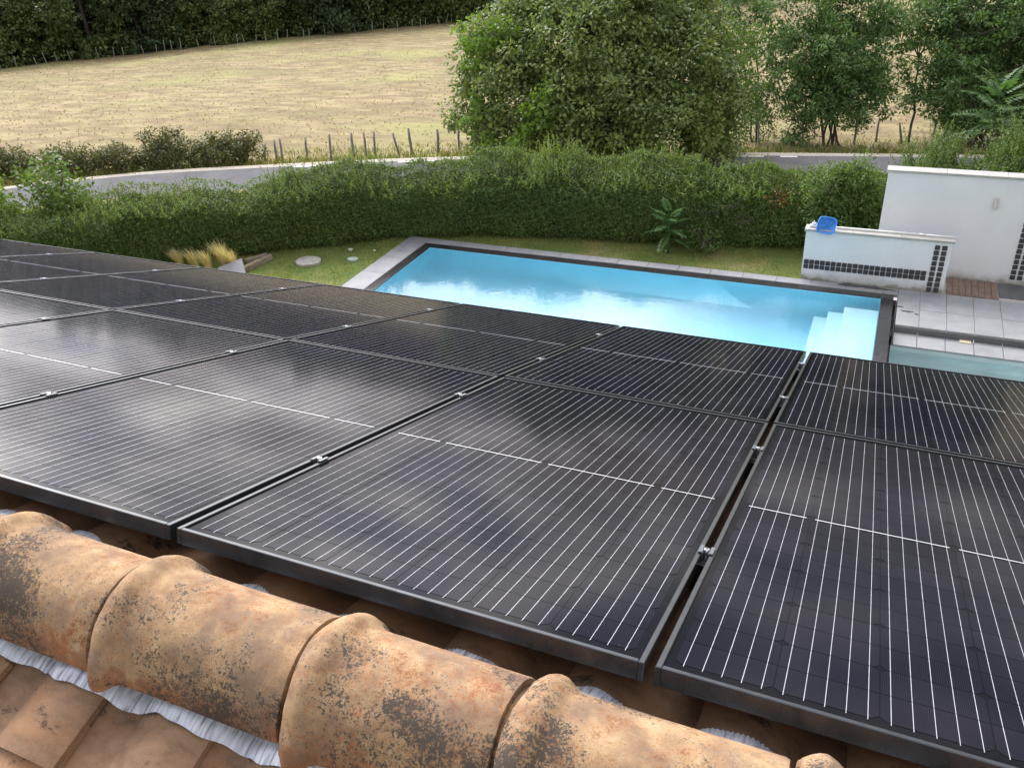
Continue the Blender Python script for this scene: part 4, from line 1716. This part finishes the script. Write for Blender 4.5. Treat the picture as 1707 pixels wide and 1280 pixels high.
# climbing vine hung over the left flank of that tree
t = thing('climbing_vine', 'yellow-green climbing vine draped over left side of the broad tree', 'vine', tuple(B))
C = []
for (x, y, r, dd) in [(800, 72, 34, -1.4), (838, 58, 22, -1.4), (786, 118, 14, -1.7), (792, 165, 12, -1.9), (783, 205, 12, -1.8), (900, 190, 26, -3.2), (872, 228, 20, -3.0), (848, 265, 16, -2.6), (912, 150, 16, -3.2), (815, 240, 12, -2.2)]:
    c, rr = px_blob(x, y, r, D, 1.0, dd)
    C.append(blob_clumps([(c, rr)], 48, .2))
C = np.concatenate(C)
link('leaves', leaf_mesh('leaves', clump_leaves(C, .24, 20, .17, .15, .5) - B, M['leaf_vine']), t)
b = MB()
limb(b, (-1.0, -.6, 0), C[20] - B, .025, .012, 6, .08, 5)
limb(b, (-.6, -.8, 0), C[-20] - B, .02, .01, 6, .08, 5)
b.obj('stem', M['bark'], t)
B2 = on_ground(1200, 262)
D2 = depth_of(B2)
blobs = [px_blob(*q[:3], D2, .95, q[3]) for q in [(1200, 110, 52, -1.2), (1215, 175, 48, -1.0), (1170, 60, 55, -.6), (1205, 235, 38, -.8), (1225, 60, 40, .2)]]
broadleaf('slender_tree', 'lighter olive green tree joined to the right of the broad tree', 'tree', B2, blobs, M['leaf_shrub'], 40, 40, .38, .13, .08, .1, None, 3, .4, .6, .8, 80)


def px_tips(lst, depth):
    return [at_depth(x, y, depth + dd) for x, y, dd in lst]


def undergrowth(cells, depth, per=34, L=.11, W=.075, clump=.3):
    def f(base):
        C = np.concatenate([blob_clumps([px_blob(x, y, r, depth, 1.0, dd)], 60, .3) for x, y, r, dd in cells])
        return clump_leaves(C, clump, per, L, W) - base
    return f


G2 = 'feathery trees along the road'
B3 = on_ground(1268, 240)
D3 = depth_of(B3)
ailanthus('feathery_tree', 'thin feathery tree with open branches right of the broad tree', 'tree', B3,
          px_tips([(1262, 30, 0), (1225, 20, .5), (1290, 15, -.4), (1262, 85, -.8), (1320, 62, 0), (1240, 125, -.5), (1290, 105, .3), (1275, 150, -.5), (1310, 130, 0), (1255, 185, -.4), (1300, 60, .6), (1330, 95, .2), (1240, 60, .3), (1280, -20, 0), (1230, -15, 0)], D3),
          2, M['leaf_ailanthus'], .85, 11, G2, .06, ll=.17, lw=.06, pairs=8, extra=undergrowth([(1262, 190, 26, 0), (1310, 175, 24, 0), (1275, 215, 18, 0)], D3, 26))
B4 = on_ground(1388, 246)
D4 = depth_of(B4)
ailanthus('feathery_tree', 'feathery tree with a bunch of dark stems beside the fence', 'tree', B4,
          px_tips([(1345, 30, 0), (1390, 20, .3), (1435, 25, 0), (1330, 62, -.4), (1372, 65, -.7), (1420, 70, -.5), (1460, 60, 0), (1325, 95, -.3), (1365, 108, -.8), (1410, 112, -.8), (1452, 105, -.4),
                   (1340, 140, -.4), (1385, 150, -.7), (1430, 150, -.6), (1470, 140, -.1), (1355, 180, -.3), (1400, 185, -.6), (1440, 185, -.4), (1470, 30, .3), (1400, -15, 0), (1350, -15, 0), (1450, -15, 0)], D4),
          6, M['leaf_ailanthus'], .85, 12, G2, .06, ll=.17, lw=.06, pairs=8, extra=undergrowth([(1375, 150, 34, 0), (1420, 160, 38, .3), (1440, 120, 30, .6), (1390, 110, 30, .6), (1345, 205, 22, 0), (1330, 185, 22, 0), (1430, 200, 22, 0)], D4, 34), dup=True)
B5 = on_ground(1516, 240)
D5 = depth_of(B5)
ailanthus('feathery_tree', 'feathery tree with one leaning bare trunk in the gap by the fence posts', 'tree', B5,
          px_tips([(1535, 60, 0), (1505, 40, 0), (1560, 45, 0), (1500, 90, -.3), (1545, 110, -.3), (1575, 95, 0), (1505, 130, -.3), (1550, 150, -.3), (1520, 160, -.5), (1530, 15, 0), (1570, 10, 0), (1495, 5, 0)], D5),
          1, M['leaf_ailanthus'], .75, 10, G2, .085, ll=.16, lw=.055, pairs=8)
B6 = on_ground(1640, 250)
D6 = depth_of(B6) + 1.0
ailanthus('feathery_tree', 'dense dark feathery tree filling the upper right corner', 'tree', B6,
          px_tips([(x + rng.uniform(-12, 12), y + rng.uniform(-10, 10), rng.uniform(-1.0, .8)) for x in range(1580, 1760, 32) for y in range(-20, 200, 36)], D6),
          4, M['leaf_ailanthus'], .85, 12, G2, .1, ll=.17, lw=.06, pairs=8, extra=undergrowth([(1600, 150, 40, .4), (1650, 170, 45, .4), (1700, 150, 45, .6), (1640, 80, 50, .8), (1700, 70, 50, .8), (1600, 60, 34, .8), (1590, 210, 26, .3), (1690, 215, 35, .5)], D6, 44), dup=True)
q = on_ground(1640, 272)
sapling('ailanthus_sapling', 'bright tall sapling with spreading fronds above the tall white wall', tuple(q + np.array([0, 0, -.1])), 3.7, 1.75, 26, M['leaf_sapling'], .34, .095, 12, 3)

# roadside bushes at the left
for k, (x, y, w, h, lab) in enumerate([(35, 300, 1.75, 1.35, 'leftmost'), (120, 292, 1.6, 1.25, 'second from the left'), (200, 287, 1.7, 1.3, 'third from the left'), (283, 282, 1.8, 1.55, 'tallest'), (345, 278, 1.6, 1.3, 'second from the right'), (402, 274, 1.5, 1.35, 'rightmost')]):
    q = on_ground(x, y)
    shrub('roadside_bush', 'dark bramble bush on the far road verge, %s of six' % lab, q, w, w * .75, h, M['leaf_bramble'], 40, 48, .10, .06, 'bramble bushes by the road', clump=.22, lo=.35)

# ------------------------------------------------------------------ the wood beyond the field
fl = [at_depth(0, 118, 97), at_depth(440, 65, 107), at_depth(890, 28, 118), at_depth(1300, 0, 125)]
FL = chaikin(np.array([p[:2] for p in ([fl[0] + (fl[0] - fl[1]) * .5] + fl)]), 2)
fseg = np.r_[0, np.cumsum(np.linalg.norm(np.diff(FL, axis=0), axis=1))]


def fl_pt(s, off):
    x, y = np.interp(s, fseg, FL[:, 0]), np.interp(s, fseg, FL[:, 1])
    e = .5
    tx_, ty_ = np.interp(s + e, fseg, FL[:, 0]) - np.interp(s - e, fseg, FL[:, 0]), np.interp(s + e, fseg, FL[:, 1]) - np.interp(s - e, fseg, FL[:, 1])
    n = math.hypot(tx_, ty_) + 1e-9
    return x - ty_ / n * off, y + tx_ / n * off


def wood_proto(seed, mat, H, Wd):
    blobs = []
    r = random.Random(seed)
    for k in range(15):
        z = H * (.16 + .72 * (k + r.random()) / 15)
        w = Wd * (1.05 - .6 * abs(z / H - .42) * 1.7)
        a = 2.4 * k + r.uniform(-.4, .4)
        blobs.append((np.array([math.cos(a) * w * .62, math.sin(a) * w * .62, z]), np.array((.40, .40, .30)) * w * r.uniform(.75, 1.15)))
    for k in range(5):
        a = 1.257 * k + r.uniform(-.3, .3)
        blobs.append((np.array([math.cos(a) * Wd * .55, math.sin(a) * Wd * .55, r.uniform(.7, 1.4)]), np.array((.38, .38, .30)) * Wd * r.uniform(.8, 1.1)))
    C = blob_clumps(blobs, 13, .72)
    C = C[C[:, 2] > .15]
    V = clump_leaves(C, .62 * rng.uniform(.7, 1.3, len(C)), 26, .40, .30, 1.0, .65)
    b = MB()
    limb(b, (0, 0, -.5), (0.2, .1, H * .7), .3, .1, 5, .05, 7)
    for (c, rr) in blobs[:8]:
        limb(b, (0.1, 0, H * rng.uniform(.2, .5)), c, .1, .04, 3, .1, 5)
    return leaf_mesh('crown', V, mat), b.mesh('trunk', M['bark']), mat


protos = [wood_proto(1, M['leaf_wood_a'], 12.5, 4.8), wood_proto(2, M['leaf_wood_b'], 11.5, 4.6), wood_proto(3, M['leaf_wood_c'], 13.0, 5.0), wood_proto(4, M['leaf_wood_b'], 10.5, 4.8), wood_proto(5, M['leaf_wood_a'], 12.0, 4.4)]
wl_ = ['mid green', 'olive brown', 'blue green dark', 'yellowish', 'deep green']
s_tot = fseg[-1]
spots = []
s = 0.0
k = 0
while s < s_tot - 1:
    spots.append((s, 4.6 + 1.4 * math.sin(k * 2.1), k, 0))
    s += 5.0 + 1.0 * math.sin(k * 1.7)
    k += 1
nfront = k
s = 2.0
while s < s_tot:
    spots.append((s, 11.5 + 2 * math.sin(k * 1.3), k, 1))
    s += 7.0
    k += 1
CNT = ['first', 'second', 'third', 'fourth', 'fifth', 'sixth', 'seventh', 'eighth', 'ninth', 'tenth', 'eleventh', 'twelfth', 'thirteenth', 'fourteenth', 'fifteenth', 'sixteenth', 'seventeenth', 'eighteenth', 'nineteenth', 'twentieth',
       'twenty-first', 'twenty-second', 'twenty-third', 'twenty-fourth', 'twenty-fifth', 'twenty-sixth', 'twenty-seventh', 'twenty-eighth']
cnt = {0: 0, 1: 0}
for (s, off_, k, back) in spots:
    x, y = fl_pt(s, off_)
    a = (k * 7 + back * 3) % 5
    cr_, tr_, _ = protos[a]
    g_ = ground_at(x, y)
    n_ = CNT[min(cnt[back], len(CNT) - 1)]
    cnt[back] += 1
    lab = '%s tree %s, %s from the left' % (wl_[a], 'in the second line of the far wood' if back else 'right behind the far field fence', n_)
    t = thing('woodland_tree', lab, 'tree', tuple(g_), 'trees of the far wood')
    t.rotation_euler = (0, 0, rng.uniform(0, 6.28))
    sc_ = rng.uniform(.9, 1.12)
    t.scale = (sc_, sc_, sc_)
    link('crown', cr_, t)
    link('trunk', tr_, t)

# ------------------------------------------------------------------ fence posts
post_me = []
for k in range(4):
    r = random.Random(k + 20)
    b = MB()
    b.tube([(0, 0, -.3), (r.uniform(-.01, .01), 0, .3), (r.uniform(-.02, .02), r.uniform(-.02, .02), .7), (0, 0, 1.0)], [.055, .052, .05, .042], 7)
    post_me.append(b.mesh('post', M['post']))


pale_me = []
for me in post_me:
    pm = me.copy()
    pm.materials[0] = M['post_pale']
    pale_me.append(pm)


def fence_post(base, top, k, label, group, rscale=1.0, pool_=None):
    base, top = np.array(base), np.array(top)
    v = Vector(top - base)
    o = link('fence_post', (pool_ or post_me)[k % 4])
    o.location = base
    o.rotation_mode = 'QUATERNION'
    o.rotation_quaternion = v.to_track_quat('Z', 'Y')
    o.scale = (rscale, rscale, v.length)
    tag(o, label, 'post', group)


c2 = lambda x, y: (400 + x / 4.2675, 200 + y / 4.2675)
c5_ = lambda x, y: (1250 + x / 3.735, y / 3.735)
near = [(c2(178, 292), c2(178, 172)), (c2(265, 300), c2(243, 145)), (c2(309, 307), c2(280, 138)), (c2(483, 292), c2(465, 125)), (c2(652, 292), c2(635, 105)), (c2(810, 262), c2(790, 95)), (c2(902, 262), c2(878, 92)),
        (c2(965, 258), c2(953, 85)), (c2(1136, 255), c2(1085, 95)), (c2(1224, 252), c2(1198, 62)), (c2(1414, 238), c2(1402, 70)), (c2(1560, 230), c2(1555, 55)),
        (c5_(55, 915), c5_(55, 745)), (c5_(330, 922), c5_(330, 755)), (c5_(650, 905), c5_(668, 745)), (c5_(785, 885), c5_(808, 735)), (c5_(946, 895), c5_(932, 768)), (c5_(1130, 918), c5_(1164, 742))]
for k, (bp, tp) in enumerate(near):
    P = on_ground(*bp)
    T = at_depth(*tp, depth_of(P))
    P = P - (T - P) * .02
    fence_post(P, T, k, 'weathered grey fence post beside the road, %s from the left' % CNT[k], 'near field fence posts', 1.0 + .25 * (k in (9, 10, 5)))
s = fseg[-1] * .10
k = 0
while s < fseg[-1] * .86:
    x, y = fl_pt(s, -.5 + rng.normal() * .15)
    g_ = ground_at(x, y)
    hgt = rng.uniform(.85, 1.3)
    fence_post(g_, g_ + np.array([rng.normal() * .13, rng.normal() * .1, hgt]), k, 'thin pale fence post in the row along the far wood edge', 'far field fence posts', .75, pale_me)
    s += rng.uniform(.7, 2.3)
    k += 1


# ------------------------------------------------------------------ grass and weeds
def blades(P, h, w, lean, curve=.3):
    n = len(P)
    a = rng.uniform(0, 6.28, n)
    side = np.stack([np.cos(a), np.sin(a), np.zeros(n)], 1)
    ln = rng.normal(size=(n, 3)) * lean
    ln[:, 2] = 0
    h = h[:, None]
    tip = P + np.array([0, 0, 1.0]) * h + ln * h
    mid = P + np.array([0, 0, .55]) * h + ln * h * .35
    V = np.stack([P - side * w * .5, P + side * w * .5, mid + side * w * .4, tip, mid - side * w * .4], 1)
    return V.reshape(-1, 3)


def blade_mesh(name, V, mat):
    n = len(V) // 5
    return np_mesh(name, V, np.arange(5 * n).reshape(n, 5), mat)


def in_hole(x, y, pad=0.0):
    r = np.zeros(len(x), bool)
    for a, b_, c, d_ in [(PX0 - CW, PX1 + .05, PY0 - CW, PY1 + CB), (PX1, 7, 8, 15.3), (.0, 6.2, 14.4, 15.5)]:
        r |= (x > a - pad) & (x < b_ + pad) & (y > c - pad) & (y < d_ + pad)
    return r


n = 110000
x = rng.uniform(-13, 1.4, n)
y = rng.uniform(8.5, 16.2, n)
ok = (y < hedge_y(x) + .25) & ~in_hole(x, y, -.01)
x, y = x[ok], y[ok]
worn = np.sin(x * 1.9 + 1) * np.sin(y * 2.3) + .6 * np.sin(x * 5.1 + y * 3.3)
keep = rng.random(len(x)) < .42 + .4 * (worn > -.2)
x, y, worn = x[keep], y[keep], worn[keep]
V = blades(np.c_[x, y, np.full(len(x), -.035)], rng.uniform(.02, .05, len(x)) + .02 * (worn > .6), .010, .45)
tag(link('grass', blade_mesh('grass', V, M['grass'])), 'short patchy green and yellow grass of the lawn by the pool', 'grass', kind='stuff')
# weeds and tall dry grass on the banks of the road
PP, HH = [], []
for i in range(len(FAR) - 1):
    for o0, o1, dn, hl, hu in ((-2.4, -.55, 120, .12, .42), (-5.0, -2.2, 60, .08, .28), (ROADW + .5, ROADW + 3.2, 70, .15, .5)):
        L_ = np.linalg.norm(FAR[i + 1] - FAR[i])
        k = int(dn * L_)
        tt = rng.random(k)[:, None]
        o_ = rng.uniform(o0, o1, k)[:, None]
        q = FAR[i] * (1 - tt) + FAR[i + 1] * tt + NRM[i] * o_
        PP.append(q)
        HH.append(rng.uniform(hl, hu, k))
PP = np.concatenate(PP)
HH = np.concatenate(HH)
P3 = np.c_[PP, terrain(PP[:, 0], PP[:, 1])]
tag(link('weeds', blade_mesh('weeds', blades(P3, HH, .035, .35), M['weed'])), 'tall green and straw weeds along both road verges', 'weeds', kind='stuff')
n = 24000
y = 24 + 105 * rng.random(n) ** 1.3
x = rng.uniform(-1, 1, n) * (30 + .45 * y) - 14 - .25 * y
yf = np.interp(x, FAR[:, 0], FAR[:, 1])
ok = y > yf + 2.2
x, y = x[ok], y[ok]
P3 = np.c_[x, y, terrain(x, y) - .02]
tag(link('dry_grass', blade_mesh('dry_grass', blades(P3, rng.uniform(.04, .13, len(x)), .05 + .0006 * 50, .9), M['dry_grass'])), 'dry straw tufts scattered over the mown hillside field', 'grass', kind='stuff')

# ornamental feather grasses by the lawn
for k, (px_, py_, h, lab) in enumerate([(303, 446, .50, 'leftmost'), (328, 449, .54, 'second from the left'), (350, 452, .56, 'middle'), (378, 449, .70, 'tallest'), (392, 450, .56, 'rightmost')]):
    q = at_z(px_, py_, 0)
    t = thing('feather_grass', 'pale straw feather grass clump at the hedge foot, %s of five' % lab, 'grass clump', (q[0], q[1], -.03), 'feather grass clumps')
    n = 300
    a = rng.uniform(0, 6.28, n)
    sp = rng.random(n) ** .7
    wind = np.array([-.25, -.10])
    P = np.c_[np.cos(a) * .07 * sp, np.sin(a) * .07 * sp, np.zeros(n)]
    hh_ = h * rng.uniform(.55, 1.1, n)
    ln = np.c_[np.cos(a) * .28 * sp + wind[0] * rng.uniform(.1, 1, n), np.sin(a) * .28 * sp + wind[1] * rng.uniform(.1, 1, n)]
    V = []
    ns = 4
    sd2 = np.stack([np.cos(a + 1.3), np.sin(a + 1.3), np.zeros(n)], 1)
    rows = []
    for j in range(ns + 1):
        tt = j / ns
        c = P + np.c_[ln * (hh_ * tt ** 2.2)[:, None], hh_ * (tt - .18 * tt ** 3)]
        w_ = .0065 * (1 - .75 * tt)
        rows.append((c - sd2 * w_, c + sd2 * w_))
    VV = np.stack([np.stack(r_, 1) for r_ in rows], 1).reshape(n, -1, 3)       # n, (ns+1)*2, 3
    F = []
    base_i = np.arange(n) * (ns + 1) * 2
    for j in range(ns):
        o_ = j * 2
        F.append(np.stack([base_i + o_, base_i + o_ + 1, base_i + o_ + 3, base_i + o_ + 2], 1))
    link('blades', np_mesh('blades', VV.reshape(-1, 3), np.concatenate(F), M['feather']), t)
    MB().tube([(0, 0, -.02), (0, 0, .05)], [.06, .03], 9).obj('crown_base', M['twig'], t)

# edging timbers, slate slab, inspection cover, lid, stones
c7 = lambda x, y: (270 + x / 5.69, 380 + y / 5.69)
for (a, b_, lab, r_) in ((c7(770, 398), c7(1035, 272), 'front weathered timber edging beam at the lawn corner', .055), (c7(800, 318), c7(1000, 264), 'rear weathered timber edging beam beneath the hedge', .05)):
    A_, B_ = at_z(*a, .03), at_z(*b_, .03)
    dv = Vector(B_ - A_)
    t = MB().box(-.02, dv.length, -r_, r_, -.07, .06, .012).obj('edging_timber', M['timber'])
    t.location = A_
    t.rotation_euler = (0, 0, math.atan2(dv.y, dv.x))
    tag(t, lab, 'timber')
q = at_z(387, 452, .1)
o = MB().box(-.26, .26, -.22, .22, -.02, .02, .004).obj('slate_slab', M['slate'])
o.location = (q[0], q[1], .10)
o.rotation_euler = (math.radians(28), math.radians(-14), math.radians(38))
tag(o, 'tilted blue-grey slate slab lying beside the feather grass', 'slab')
q = at_z(514, 436, 0)
o = MB().disc_prism(blob_poly(0, 0, .27, .25, 30, 4, .05), -.06, .025).obj('inspection_cover', M['concrete'])
o.location = (q[0], q[1], 0)
tag(o, 'round pale concrete inspection cover set in the lawn', 'cover')
q = at_z(588, 432, 0)
o = MB().disc_prism(blob_poly(0, 0, .13, .09, 20, 6, .1), -.04, .012).obj('drain_lid', M['lid_green'])
o.location = (q[0], q[1], 0)
tag(o, 'small pale green lid in the lawn near the coping corner', 'lid')
for k, (sx, sy, r_, lab) in enumerate([(584, 416, .05, 'pale rounded stone on the lawn under the hedge left of the pool'), (624, 418, .03, 'tiny pale stone on the lawn close to the coping corner'), (1098, 417, .035, 'small white stone below the young fronds'),
                                       (1112, 418, .03, 'second small white stone right below the young fronds')]):
    q = at_z(sx, sy, 0)
    b = bmesh.new()
    bmesh.ops.create_icosphere(b, subdivisions=2, radius=r_)
    r = random.Random(k)
    for v in b.verts:
        v.co = Vector((v.co.x * 1.3, v.co.y, v.co.z * .65)) * r.uniform(.85, 1.12)
    mb = MB()
    mb.merge(b)
    o = mb.obj('stone', M['stone'])
    o.location = (q[0], q[1], .0)
    tag(o, lab, 'stone')
